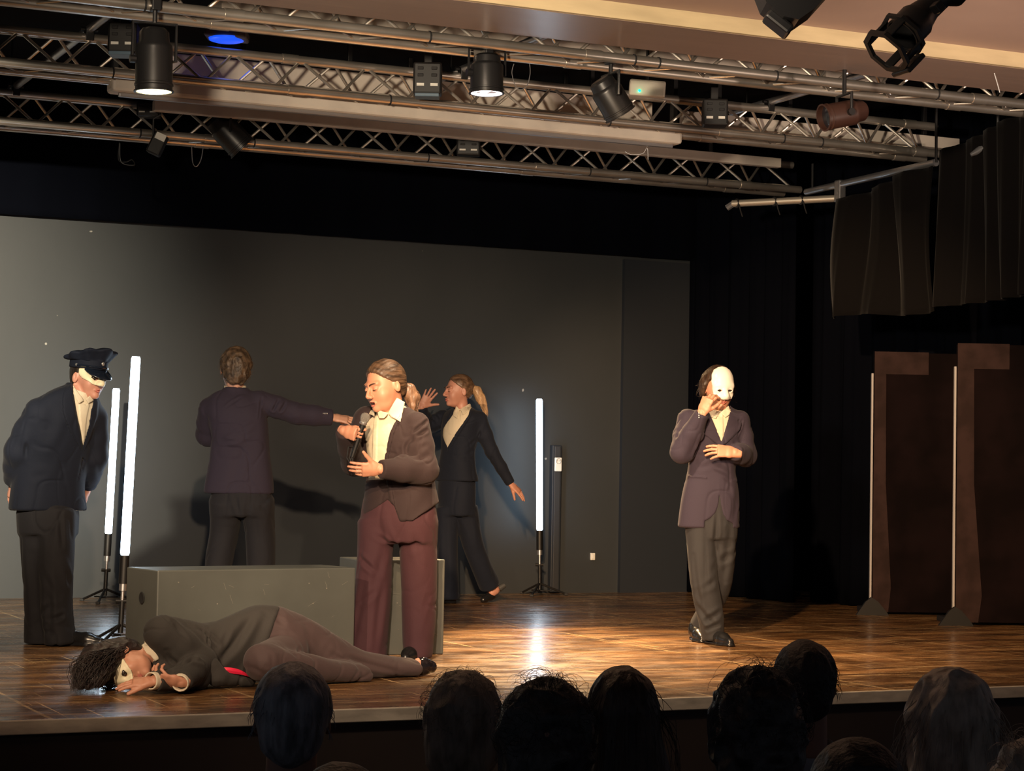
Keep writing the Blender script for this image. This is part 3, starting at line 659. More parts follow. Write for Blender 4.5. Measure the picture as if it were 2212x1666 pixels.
def polygonise(f, ax, ay, az, B=6):
    nx, ny, nz_ = len(ax), len(ay), len(az)
    V = np.ones((nx, ny, nz_), F4)
    bx = [(i, min(i+B, nx)) for i in range(0, nx, B)]; by = [(i, min(i+B, ny)) for i in range(0, ny, B)]; bz = [(i, min(i+B, nz_)) for i in range(0, nz_, B)]
    def cen(b, a): return np.array([(a[i]+a[j-1])/2 for i, j in b], F4), np.array([(a[j-1]-a[i])/2 for i, j in b], F4)
    cx, hx = cen(bx, ax); cy, hy = cen(by, ay); cz, hz = cen(bz, az)
    C = np.stack(np.meshgrid(cx, cy, cz, indexing='ij'), -1).reshape(-1, 3); Hh = np.stack(np.meshgrid(hx, hy, hz, indexing='ij'), -1).reshape(-1, 3)
    hd = np.sqrt((Hh**2).sum(1)); D = np.empty(len(C), F4)
    for s in range(0, len(C), 200000): D[s:s+200000] = f(C[s:s+200000])
    act = np.abs(D) < hd*1.25+.012
    ids = np.stack(np.meshgrid(range(len(bx)), range(len(by)), range(len(bz)), indexing='ij'), -1).reshape(-1, 3)
    for k in np.nonzero((~act) & (D < 0))[0]:
        i, j, l = ids[k]; V[bx[i][0]:bx[i][1], by[j][0]:by[j][1], bz[l][0]:bz[l][1]] = -1
    pts = []; where = []; cnt = 0
    def flush():
        nonlocal pts, where, cnt
        if not pts: return
        P = np.concatenate(pts); d = f(P); o = 0
        for (sl, shp) in where:
            n = shp[0]*shp[1]*shp[2]; V[sl] = d[o:o+n].reshape(shp); o += n
        pts = []; where = []; cnt = 0
    for k in np.nonzero(act)[0]:
        i, j, l = ids[k]; sl = (slice(*bx[i]), slice(*by[j]), slice(*bz[l]))
        g = np.stack(np.meshgrid(ax[sl[0]], ay[sl[1]], az[sl[2]], indexing='ij'), -1); shp = g.shape[:3]
        pts.append(g.reshape(-1, 3)); where.append((sl, shp)); cnt += pts[-1].shape[0]
        if cnt > 150000: flush()
    flush()
    V[0] = 1; V[-1] = 1; V[:, 0] = 1; V[:, -1] = 1; V[:, :, 0] = 1; V[:, :, -1] = 1
    I = V < 0
    s8 = sum(I[a:nx-1+a, b:ny-1+b, c:nz_-1+c].astype(np.int8) for a in (0, 1) for b in (0, 1) for c in (0, 1))
    cells = np.argwhere((s8 > 0) & (s8 < 8)); idx = -np.ones((nx-1, ny-1, nz_-1), np.int32); idx[tuple(cells.T)] = np.arange(len(cells))
    acc = np.zeros((len(cells), 3), F4); num = np.zeros(len(cells), F4); AX = (ax, ay, az)
    cor = [(a, b, c) for a in (0, 1) for b in (0, 1) for c in (0, 1)]
    for a in cor:
        for d in range(3):
            if a[d]: continue
            b_ = list(a); b_[d] = 1
            ia = cells+np.array(a); ib = cells+np.array(b_)
            va = V[tuple(ia.T)]; vb = V[tuple(ib.T)]; m = (va < 0) != (vb < 0)
            if not m.any(): continue
            t = va[m]/(va[m]-vb[m]); pa = np.stack([AX[k][ia[m, k]] for k in range(3)], 1); pb = np.stack([AX[k][ib[m, k]] for k in range(3)], 1)
            acc[m] += pa+(pb-pa)*t[:, None]; num[m] += 1
    verts = acc/num[:, None]
    F = []
    for d in range(3):
        e1, e2 = [(1, 2), (2, 0), (0, 1)][d]
        sl0 = [slice(None)]*3; sl1 = [slice(None)]*3; sl0[d] = slice(0, -1); sl1[d] = slice(1, None)
        a = I[tuple(sl0)]; b_ = I[tuple(sl1)]
        for sgn, m in ((1, a & ~b_), (-1, ~a & b_)):
            e = np.argwhere(m); e = e[(e[:, e1] > 0) & (e[:, e2] > 0)]
            if not len(e): continue
            u = np.zeros(3, int); u[e1] = 1; v = np.zeros(3, int); v[e2] = 1
            q = [idx[tuple((e-o_).T)] for o_ in (u+v, v, 0*u, u)]
            F.append(np.stack(q if sgn > 0 else q[::-1], 1))
    F = np.concatenate(F); F = F[(F >= 0).all(1)]
    return verts, F
def smooth_v(v, F, it=1, lam=.5):
    for _ in range(it):
        a = np.zeros_like(v); n = np.zeros(len(v), F4)
        for i in range(4):
            j = (i+1) % 4
            for k in range(3):
                a[:, k] += np.bincount(F[:, i], v[F[:, j], k], len(v)).astype(F4)+np.bincount(F[:, j], v[F[:, i], k], len(v)).astype(F4)
            n += np.bincount(F[:, i], minlength=len(v))+np.bincount(F[:, j], minlength=len(v))
        v = v+(a/np.maximum(n, 1)[:, None]-v)*lam
    return v.astype(F4)
def vnormals(v, F):
    n = np.cross(v[F[:, 2]]-v[F[:, 0]], v[F[:, 3]]-v[F[:, 1]]); o = np.zeros_like(v)
    for i in range(4):
        for k in range(3): o[:, k] += np.bincount(F[:, i], n[:, k], len(v)).astype(F4)
    return o/(np.linalg.norm(o, axis=1)[:, None]+1e-9)
def sdfobj(name, f, lo, hi, h, m, parent=None, disp=None, matf=None, fine=((), (), ()), sm=1):
    v, F = polygonise(f, *[axis(lo[k], hi[k], h, fine[k]) for k in range(3)])
    # drop stray fragments is not needed: the fields are compact
    if sm: v = smooth_v(v, F, sm)
    if disp is not None:
        n = vnormals(v, F); v = v+n*disp(v, n)[:, None].astype(F4)
    mi = matf(v[F].mean(1)) if matf is not None else None
    return mobj(name, v, F, m, parent, True, mi)
def ridge(P, s, off=0.):
    n = vnoise(P, s, off); return 1-np.abs(2*n-1)
def folds(lst):
    """creases: (a, b, width, depth) lines pressed into the cloth with a soft bulge beside them"""
    def g(v):
        o = np.zeros(len(v), F4)
        for a, b_, w, d in lst:
            a = np.asarray(a, F4); ba = np.asarray(b_, F4)-a; q = v-a; t = np.clip(q@ba/(ba@ba), 0, 1); dist = np.sqrt(((q-t[:, None]*ba)**2).sum(1))
            env = np.sin(np.clip(t, .04, .96)*PI)**.5; x = dist/w
            o += d*env*(-np.exp(-x*x)+.55*np.exp(-(x-1.9)**2))
        return o
    return g
# ---------------------------------------------------------------- people
def skin_mat(name, c): return mat(name, c, .5, bump=(60, .05))
def hair_mat(name, c1, c2, st=(60, 60, 6), rough=.42): return mat(name, c1, rough, vary=(c2, 1.0, st, .35, .65), bump=(1.5, .5, st))
class Frame:
    """head or torso frame: c = origin, columns of R = right, forward, up (in the person's coordinates)"""
    def __init__(s, c, fwd_, up_=(0, 0, 1), k=1.):
        u = nrm(up_); f = np.asarray(fwd_, float); f = nrm(f-u*np.dot(f, u)); r = np.cross(f, u)
        s.c = np.asarray(c, F4); s.R = np.stack([r, f, u], 1).astype(F4); s.k = k
    def q(s, P): return ((P-s.c)@s.R)/F4(s.k)
    def w(s, x, y, z): return s.c+s.R@np.asarray((x, y, z), F4)*s.k
def head_field(q, mouth=0., ears=(1, 1), fat=0., lids=0.):
    X = q.copy(); X[:, 0] = np.abs(X[:, 0])
    d = ell(q, (0, -.014, .03), (.074, .093, .088))
    d = smin(d, ell(q, (0, .024, -.03), (.056+fat, .066, .078)), .03)
    d = smin(d, ell(q, (0, .034, -.074), (.040+fat, .046, .034)), .025)
    d = smin(d, ell(X, (.036, .052, -.030), (.022+fat, .026, .030)), .02)
    d = smin(d, ell(q, (0, .076, -.090), (.017, .014, .014)), .018)
    d = smin(d, rc(X, (.0, .086, .026), (.042, .074, .026), .009, .008), .018)
    d = smax(d, -ell(X, (.031, .104, .005), (.017, .020, .0125)), .016)
    d = smin(d, ell(X, (.031, .0765, .004), (.0145, .0135, .0125)), .005)
    d = smin(d, rc(q, (0, .088, .014), (0, .110, -.022), .0065, .0095), .010)
    d = smin(d, rc(q, (0, .098, -.029), (0, .1085, -.027), .0115, .0095), .006)
    d = smin(d, ell(X, (.0115, .099, -.031), (.0075, .011, .008)), .005)
    o = mouth*.006
    d = smin(d, rc(X, (.0, .0965, -.054+o*.4), (.019, .086, -.058), .0052, .003), .005)
    d = smin(d, rc(X, (.0, .0945, -.066-o), (.017, .086, -.060-o*.5), .0062, .003), .005)
    d = smax(d, -ell(q, (0, .101, -.0600-o*.3), (.019-.004*mouth, .012+.010*mouth, .0010+.0062*mouth)), .0015+.002*mouth)
    e = ell(X, (.0775, -.010, -.004), (.007, .017, .029), Rz(.35).astype(F4)@Rx(-.15).astype(F4))
    e = smax(e, -ell(X, (.0860, -.003, .001), (.0065, .0095, .018)), .003)
    d = smin(d, e, .006)
    return d
def hand_prims(w, d, n, side, curl=(.3,)*4, spread=.08, thumb=(.7, .3, .25), k=1., base=0.):
    """w wrist, d towards the fingers, n back of the hand, side=+1/-1 picks which flank carries the thumb"""
    w = np.asarray(w, float); d = nrm(d); n = np.asarray(n, float); n = nrm(n-d*np.dot(n, d)); t = np.cross(d, n)*side
    pr = [('s', w-d*.03*k, w+d*.035*k, .027*k, .020*k, .034*k, .017*k, t), ('s', w+d*.03*k, w+d*.088*k, .034*k, .017*k, .040*k, .0135*k, t)]
    Ls = (.072, .080, .074, .058); rb = (.0090, .0092, .0086, .0076)
    for i in range(4):
        off = (.0295-.0197*i)*k; b_ = w+d*(.088-(.006 if i in (0, 3) else 0)-(.006 if i == 3 else 0))*k+t*off
        dd = nrm(d+t*spread*(1.5-i)); ang = base; p = b_-dd*.012*k; r = rb[i]*k
        for j, (fr, ca) in enumerate(((.46, 1.), (.30, 1.15), (.24, .75))):
            ang += curl[i]*ca; e = dd*math.cos(ang)-n*math.sin(ang); q = p+e*(Ls[i]*fr*k+(.012*k if j == 0 else 0)); r2 = r*.9
            pr.append(('c', p, q, r, r2, 0, 0, i)); p = q; r = r2
    tb = w+d*.022*k+t*.020*k-n*.004*k; e = nrm(d*.75+t*thumb[0]-n*thumb[1]); p = tb; r = .0135*k
    for j, L in enumerate((.042, .032, .026)):
        q = p+e*L*k; pr.append(('c', p, q, r, r*.86, 0, 0, 9)); p = q; r *= .86; e = nrm(e+d*thumb[2]*.8-t*thumb[2]*.6-n*thumb[1]*.35)
    return pr
def hand_field(P, pr):
    d = None; fing = {}
    for q in pr:
        if q[0] == 's': e = seg(P, q[1], q[2], q[3], q[4], q[5], q[6], q[7], 2.2, .006); d = e if d is None else smin(d, e, .015)
        else:
            e = rc(P, q[1], q[2], q[3], q[4]); fing[q[7]] = e if q[7] not in fing else smin(fing[q[7]], e, .004)
    g = None
    for k_, e in fing.items():
        if k_ != 9: g = e if g is None else np.minimum(g, e)
    d = smin(d, g, .007)
    return smin(d, fing[9], .014)
def hair_field(q, line, inf=.009, back=-.075, k=.012, top=.0):
    """hair cap: skull grown by inf, kept behind the hairline line = [(z, y), ...] and above back"""
    d = ell(q, (0, -.016, .032+top/2), (.0745+inf, .094+inf, .088+inf+top/2))
    d = smin(d, ell(q, (0, -.045, -.02), (.055+inf, .05+inf, .06)), .02)
    z = q[:, 2]; zs = [a for a, _ in line]; ys = [b_ for _, b_ in line]
    g = np.interp(z, zs, ys).astype(F4)
    d = smax(d, (q[:, 1]-g)*.8, k); d = smax(d, (back-z), k)
    return d
def strands(seeds, step, n, r, seed=0):
    """thin tapering hairs; seeds = start points, step(p, i, rnd) -> next point"""
    m = MB(); rr = random.Random(seed)
    for p in seeds:
        p = np.asarray(p, float); pts = [p]; st = {}
        for i in range(n):
            p = step(p, i, rr, st); pts.append(p)
        m.tube(pts, [r*(1-.75*i/n) for i in range(n+1)], 4, cap=False)
    return m
def join_mesh(o, mb):
    """append a MB's geometry to an existing mesh object (same material)"""
    me = o.data; n0 = len(me.vertices); v = np.empty(n0*3, F4); me.vertices.foreach_get('co', v)
    fs = [tuple(p.vertices) for p in me.polygons]; v = np.concatenate([v.reshape(-1, 3), np.concatenate(mb.v).astype(F4)])
    fs += [tuple(i+n0 for i in q) for q in mb.f]; mats = list(me.materials); old = me
    me2 = bpy.data.meshes.new(o.name); me2.from_pydata(v.tolist(), [], fs)
    for k_ in mats: me2.materials.append(k_)
    me2.polygons.foreach_set('use_smooth', [True]*len(me2.polygons)); me2.update(); o.data = me2; bpy.data.meshes.remove(old)
def tufts(hb, f, c, n, L0, seed, R0=.17, r=.0010, lo=-.09, curl=1.):
    """short curling hairs rooted on the surface of a hair field f"""
    rr = np.random.RandomState(seed); d = rr.normal(size=(n*3, 3)); d /= np.linalg.norm(d, axis=1)[:, None]; P = np.tile(np.asarray(c, F4), (len(d), 1))+d*R0
    P = P.astype(F4); d = d.astype(F4)
    for _ in range(30): P = P-d*np.clip(f(P), -.01, .02)[:, None]*.7
    ok = (np.abs(f(P)) < .004) & (P[:, 2] > c[2]+lo); P = P[ok][:n]; m = MB()
    e = .003; G_ = np.stack([f(P+A3(*(e*(np.arange(3) == k))))-f(P-A3(*(e*(np.arange(3) == k)))) for k in range(3)], 1); G_ /= np.linalg.norm(G_, axis=1)[:, None]+1e-9
    for p, g in zip(P, G_):
        t = np.cross(g, rr.normal(size=3)); t = nrm(t+np.array([0, 0, -.5])); L = L0*rr.uniform(.6, 1.3); U = np.linspace(0, 1, 7)
        m.tube([p-g*.003+g*L*.45*math.sin(u*PI*.85)*curl+t*L*(1-math.cos(u*PI*.7)) for u in U], [r*(1-.7*u) for u in U], 3, cap=False)
    join_mesh(hb, m)
def shoe_field(P, heel, d, L=.27, w=.045, hgt=.06, heelh=.02, up=(0, 0, 1)):
    """low shoe: heel = heel point on the ground, d = toe direction"""
    d = nrm(d); up = nrm(np.asarray(up, float)); s = np.cross(d, up); h = np.asarray(heel, float)
    a = h+d*.035+up*(heelh+.03); b_ = h+d*(L*.62)+up*.034; c = h+d*(L-.035)+up*.026
    f = smin(rc(P, a, b_, .036, .038), rc(P, b_, c, .038, .024), .03)
    f = smin(f, seg(P, h+d*.045+up*.03, h+d*.045+up*(hgt+.035), .036, .042, .034, .042, s, 2.2, .008), .03)
    q = P-np.asarray(h, F4); z = q@np.asarray(up, F4)
    f = smax(f, .012-z, .006)
    sole = smax(smin(rc(P, h+d*.03+up*.01, b_-up*.022, .036, .042), rc(P, b_-up*.022, c-up*.014, .042, .03), .03), np.abs(z-.008)-.0075, .004)
    f = np.minimum(f, sole)
    return f
def person(px, py, Z, name, label, group=None):
    p = P3(px, py, Z); p[2] = 0
    def L(x, y, dy=0.):
        w = P3(x, y, Z+dy)-p; return np.array([w@r0, w@f0, w[2]])
    return p, L
def place(o, p, label, cat='person', group=None):
    o.location = tuple(p); o.rotation_euler = (0, 0, -YAW); tag(o, label, cat, group); return o
SK = {}
m_shirt = mat('white_shirt', (.62, .55, .42), .75, bump=(26, .25))
m_suit = mat('navy_suit', (.026, .021, .034), .8, spec=.18, sheen=.04, bump=(220, .12))
m_suitd = mat('dark_navy_suit', (.009, .012, .022), .8, spec=.18, sheen=.04, bump=(220, .12))
m_suitg = mat('charcoal_suit', (.034, .031, .029), .78, spec=.18, sheen=.04, bump=(220, .12))
m_trg = mat('charcoal_trousers', (.026, .026, .029), .75, spec=.18, sheen=.04, bump=(220, .12))
m_wine = mat('plum_trousers', (.050, .021, .027), .8, spec=.18, sheen=.04, bump=(220, .12))
m_shoe = mat('black_leather', (.010, .010, .011), .25)
m_lip = mat('lips', (.42, .13, .10), .45); m_mouth = mat('mouth_dark', (.05, .012, .01), .6)
m_mask = mat('cream_mask', (.72, .66, .46), .5); m_maskw = mat('white_glossy_mask', (.78, .76, .70), .22)
m_btn = mat('button_dark', (.03, .03, .032), .3)
# ---------------------------------------------------------------- shared tailoring
def rowsL(L, s, rows):
    """photo-measured rows (left px, right px, py, half depth, depth offset) -> loft rows"""
    out = []
    for r in rows:
        xl, xr, y, dep, dy = r[:5]; out.append((L((xl+xr)/2, y, dy), (xr-xl)/2/s, dep)+tuple(r[5:]))
    return out
def XZ(L, pts, dy=-.1): return [(L(x, y, dy)[0], L(x, y, dy)[2]) for x, y in pts]
def grow(rows, g): return [(r[0], max(r[1]+g, .01), max(r[2]+g, .01))+tuple(r[3:]) for r in rows]
def bbox(pts, m=.1):
    p = np.array(pts, float); return p.min(0)-m, p.max(0)+m
def cloth(amp=.004, s1=(9, 9, 3), s2=(22, 22, 8), fl=None, extra=None):
    fg = folds(fl) if fl else None
    def g(v, n):
        o = amp*(ridge(v, s1, 3)-.5)+amp*.35*(vnoise(v, s2, 9)-.5)
        for sc, of, a_ in (((7, 7, 5), 21, .9), ((12, 9, 9), 33, .7)):
            w_ = v+.06*(vnoise(v, (6, 6, 6), of)[:, None]-.5); c = np.abs(2*vnoise(w_, sc, of)-1); o = o-amp*a_*np.exp(-(c/.10)**2)*np.clip(vnoise(v, (4, 4, 4), of+5)*3-1.1, 0, 1)
        if fg is not None: o = o+fg(v)
        if extra is not None: o = o+extra(v)
        return o
    return g
def rings(a, b_, w, n, r, depth, seed=0, ph=0., tilt=.5):
    """slanting creases around a limb between a and b_ (bent elbows and knees)"""
    a = np.asarray(a, float); b_ = np.asarray(b_, float); d = nrm(b_-a); u = nrm(np.cross(d, (0.3, 1, .2))); v = np.cross(d, u); out = []
    rr = random.Random(seed)
    for i in range(n):
        c = a+(b_-a)*((i+.5)/n); a0 = ph+rr.uniform(-.8, .8); a1 = a0+rr.uniform(1.2, 2.2)
        p0 = c+(u*math.cos(a0)+v*math.sin(a0))*r-d*r*tilt*.6; p1 = c+(u*math.cos(a1)+v*math.sin(a1))*r+d*r*tilt*.6
        out.append((p0, p1, w, depth*rr.uniform(.6, 1.1)))
    return out
def patch(P, base, poly, XZf, off, th, front=None):
    """thin layer lying on the surface base inside an x-z outline"""
    x, z = XZf(P); d = smax(poly2(x, z, poly), np.abs(base-off)-th, .003)
    return d if front is None else np.maximum(d, front)
def dots(parent, name, pts, r, m, nrmv):
    g = None
    for p in pts:
        o = MB().lathe([(0, .003), (r*.7, .003), (r, .001), (r, -.002), (0, -.002)], 10, o=p, R=aimR(nrmv)).build(name, m, parent, smooth=True)

X1 = (1, 0, 0)
def bez(P, n=10):
    P = [np.asarray(q, float) for q in P]; out = []
    for i in range(len(P)-1):
        a, b_, c, d = P[max(i-1, 0)], P[i], P[i+1], P[min(i+2, len(P)-1)]
        for k in range(n):
            u = k/n; out.append(.5*((2*b_)+(-a+c)*u+(2*a-5*b_+4*c-d)*u*u+(-a+3*b_-3*c+d)*u**3))
    out.append(P[-1]); return out
def figure(p, L, label, T, side, hd, neck, arms, legs, pelvis, jm, tm, skin, V=(), cuts=(), laps=(), pockets=(), wings=(), placket=None, collar=True,
           jf=(), tf_=(), hem=None, yf=0., hf={}, shoes=(), faceopt=0, jamp=.005, jh=.0052, body_h=.014, zmin=.0, neckr=.056, shirt_h=.0045, tamp=.006, lo_pad=0., upax=None, shirt=True, jcut=None, jcol=.008, ghost=None, axd=(0, 0, 1), shirtz=None, wing_off=.012):
    N0, N1 = neck
    def nkf(P, g): return rc(P, N0, N1, neckr+.008+g, neckr+g)
    nkd = nrm(np.asarray(N1)-np.asarray(N0))
    def body(P):
        d = loft(P, grow(T, -.038), side, axd=axd); d = smin(d, rc(P, N0, hd.w(0, -.02, -.05), neckr+.004, neckr-.004), .03)
        for a in arms: d = smin(d, chain(P, a['p'], [a['r'][0]*.62, a['r'][1]*.55, .026]), .015)
        for l in legs:
            R_ = l['rows']; ct = [r[0] for r in R_]; ct[-1] = ct[-1] if 'nb' in l or 'foot' in l else ct[-2]*.45+ct[-1]*.55; d = smin(d, chain(P, ct, [min(r[1], r[2])*(.72 if 'nb' not in l else .5) for r in R_]), .02)
            if 'foot' in l: d = smin(d, chain(P, l['foot'], l['fr']), .015)
        d = smin(d, head_field(hd.q(P), **hf), .015)
        for a in arms:
            if a.get('hand'): d = np.minimum(d, hand_field(P, a['hand']))
        return d
    mo = hf.get('mouth', 0)
    def bm(C):
        q = hd.q(C); m_ = (np.abs(q[:, 0]) < .0165) & (q[:, 1] > .088) & (q[:, 2] < -.0525) & (q[:, 2] > -.072-.004*mo)
        o = np.where(m_, 1, 0)
        if mo: o = np.where((q[:, 1] > .05) & (q[:, 1] < .0945) & (np.abs(q[:, 0]) < .0155) & (np.abs(q[:, 2]+.0618) < .0068*mo), 2, o)
        return o
    pts = [r[0] for r in T]+[q for a in arms for q in a['p']]+[r[0] for l in legs for r in l['rows']]+[hd.c]+[q for l in legs for q in l.get('foot', [])]
    for a in arms: pts += [q[2] for q in (a.get('hand') or []) if q[0] == 'c']
    lo, hi = bbox(pts, .16); lo[2] = max(lo[2], zmin-.02) if zmin is not None else lo[2]
    fs = [[], [], []]
    for k in range(3): fs[k].append((hd.c[k]-.13, hd.c[k]+.13, .0028))
    for a in arms:
        if a.get('hand'):
            l2, h2 = bbox([q[2] for q in a['hand']]+[a['p'][2]], .022)
            for k in range(3): fs[k].append((l2[k], h2[k], .0042))
    b = sdfobj('person', body, lo, hi, body_h, [skin, m_lip, m_mouth], None, matf=bm, fine=fs)
    place(b, p, label)
    if shirt:
        lo2, hi2 = bbox([r[0] for r in T]+[N1], .2)
        def shirtf(P):
            base = loft(P, grow(T, -.011), side, axd=axd); nk = nkf(P, .005); U = smin(base, nk, .03)
            h = (P-A3(*N1))@A3(*nkd)
            d = smax(smin(base, smax(nk, h, .004), .02), h-.0, .004)
            if collar:
                stand = smax(smax(nk-.007, -(nk-.001), .002), np.maximum(h-.004, -h-.05), .004); d = smin(d, stand, .006)
            x, z = P[:, 0], P[:, 2]
            for w_ in wings: d = smin(d, smax(poly2(x, z, w_), np.maximum(np.abs(U-wing_off)-.005, P[:, 1]-yf-.03), .003), .002)
            if placket: d = smin(d, smax(poly2(x, z, placket), np.maximum(np.abs(U-.003)-.003, P[:, 1]-yf), .003), .003)
            return d if shirtz is None else smax(d, shirtz-z, .004)
        sh = sdfobj('shirt', shirtf, lo2, hi2, shirt_h, m_shirt, b, cloth(.0024, (16, 10, 5), (20, 14, 9)))
    def jacket(P):
        base = loft(P, T, side, p=2.5, axd=axd); x, z = P[:, 0], P[:, 2]; d = base
        ay = P[:, 1]-yf
        for pl in V: d = smax(d, -np.maximum(poly2(x, z, pl), ay), .005)
        d = smax(d, -np.maximum(nkf(P, .010), -1e9), .006)
        nk = nkf(P, .012); h = (P-A3(*N1))@A3(*nkd)
        if collar:
            col = smax(np.abs(nk-.006)-.005, np.maximum(h+jcol, -h-.09), .004); col = np.maximum(col, -ay-.0+.02) if V else col; d = smin(d, col, .012)
        for pl, o_ in laps: d = np.minimum(d, smax(poly2(x, z, pl), np.maximum(np.abs(base-o_)-.006, ay), .003))
        for pl in pockets: d = np.minimum(d, smax(poly2(x, z, pl), np.maximum(np.abs(base-.003)-.004, ay), .002))
        for a in arms:
            r = a['r']; s_, e_, w_ = a['p']
            c = chain(P, [s_, np.asarray(s_)*.5+np.asarray(e_)*.5, e_, np.asarray(e_)*.5+np.asarray(w_)*.5, w_], [r[0], (r[0]+r[1])/2, r[1], (r[1]+r[2])*.52, r[2]], .02)
            c = smax(c, (P-A3(*w_))@A3(*nrm(np.asarray(w_)-np.asarray(e_)))-a.get('cut', 0.), .006)
            d = smin(d, c, a.get('k', .022))
        for pl in cuts: d = smax(d, -poly2(x, z, pl), .006)
        if jcut: d = np.maximum(d, jcut(P))
        return d
    F_ = list(jf)
    for i, a in enumerate(arms):
        s_, e_, w_ = [np.asarray(q, float) for q in a['p']]; n_ = a.get('n', 6)
        F_ += rings(s_+(e_-s_)*.35, e_+(w_-e_)*.45, .012, n_, a['r'][1]*1.0, a.get('fd', .011), i+3, a.get('ph', 2.5))
    jp = [r[0] for r in T]+[q for a in arms for q in a['p']]; lo3, hi3 = bbox(jp, .2+lo_pad)
    if zmin is not None: lo3[2] = max(lo3[2], zmin-.02)
    j = sdfobj('jacket', jacket, lo3, hi3, jh, jm, b, cloth(jamp, (5, 5, 3), (14, 14, 7), F_), sm=3)
    def trou(P):
        d = loft(P, pelvis, side, axd=axd) if pelvis else None
        for l in legs:
            e = loft(P, l['rows'], l.get('side', side), p=2.2); d = e if d is None else smin(d, e, l.get('k', .025))
            if 'ball' in l: d = smin(d, rc(P, l['ball'][0], l['ball'][0]+.001, l['ball'][1], l['ball'][1]), .03)
        return smax(d, (zmin or 0)+.006-P[:, 2], .006) if zmin is not None else d
    tp = [r[0] for r in pelvis]+[r[0] for l in legs for r in l['rows']]; lo4, hi4 = bbox(tp, .17)
    if zmin is not None: lo4[2] = max(lo4[2], zmin-.02)
    t = sdfobj('trousers', trou, lo4, hi4, .007, tm, b, cloth(tamp, (6, 6, 2), (13, 13, 6), tf_))
    for (h, d, Ln, kw) in shoes:
        h = np.array(h, float)
        if kw.pop('ground', True): h[2] = zmin
        d = nrm(d); c = h+d*Ln/2; e = Ln/2+.07
        sdfobj('shoe', lambda P: shoe_field(P, h, d, Ln, **kw), c-e, c+e, .005, m_shoe, b)
    for a in arms:
        if a.get('hand') and a.get('cuff', True):
            s_, e_, w_ = [np.asarray(q, float) for q in a['p']]; u = nrm(w_-e_); r = a.get('cr', .034)
            def cf(P, w_=w_, u=u, r=r): e = rc(P, w_-u*.04, w_+u*a.get('cl', .012), r, r); h = (P-A3(*w_))@A3(*u); return smax(smax(e-.003, -(e+.004), .001), np.maximum(h-a.get('cl', .012), -h-.04), .002)
            if a.get('cuff') == 'show': sdfobj('shirt_cuff', cf, w_-.09, w_+.09, .004, m_shirt, b)
    return b, j, t
def eyes(hd, b, m, r=.0123):
    for s_ in (-1, 1):
        o = MB().lathe([(r*math.sin(w), -r*math.cos(w)) for w in np.linspace(0, PI, 12)], 16, o=hd.w(.031*s_, .0785, .004), R=None).build('eye', m, b, smooth=True)
def face_marks(hd, b, brow, lid=0.0, lash=True, w=.0022):
    for s_ in (-1, 1):
        P = [hd.w(s_*x, y, z) for x, y, z in ((.014, .0985, .0235), (.024, .096, .028), (.036, .0885, .030), (.048, .076, .025))]
        tag(MB().tube(P, [.0025, .0032, .003, .001], 6).build('eyebrow', brow, b, smooth=True), 'dark eyebrow')
        if lash:
            P = [hd.w(s_*x, y, z) for x, y, z in ((.0195, .0875, .001+lid), (.026, .0905, -.001+lid), (.034, .0900, -.002+lid), (.0425, .083, .001+lid))]
            tag(MB().tube(P, [.001, w, w, .001], 6).build('eyelash', brow, b, smooth=True), 'dark lash line of a lowered eye')
m_suitp = mat('plum_grey_suit', (.033, .026, .041), .8, spec=.18, sheen=.04, bump=(220, .12))
sk_warm = skin_mat('skin_warm', (.50, .235, .15)); sk_light = skin_mat('skin_light', (.52, .28, .19)); sk_rose = skin_mat('skin_rose', (.48, .23, .165))
m_brow = mat('brow_brown', (.05, .025, .015), .6)
m_eyed = mat('eye_dark', (.03, .02, .015), .3)
def cat(*a): return [q for l in a for q in l]
HL = [(-.1, -.045), (-.03, -.03), (.0, -.012), (.03, .015), (.075, .055), (.1, .07), (.14, .08)]
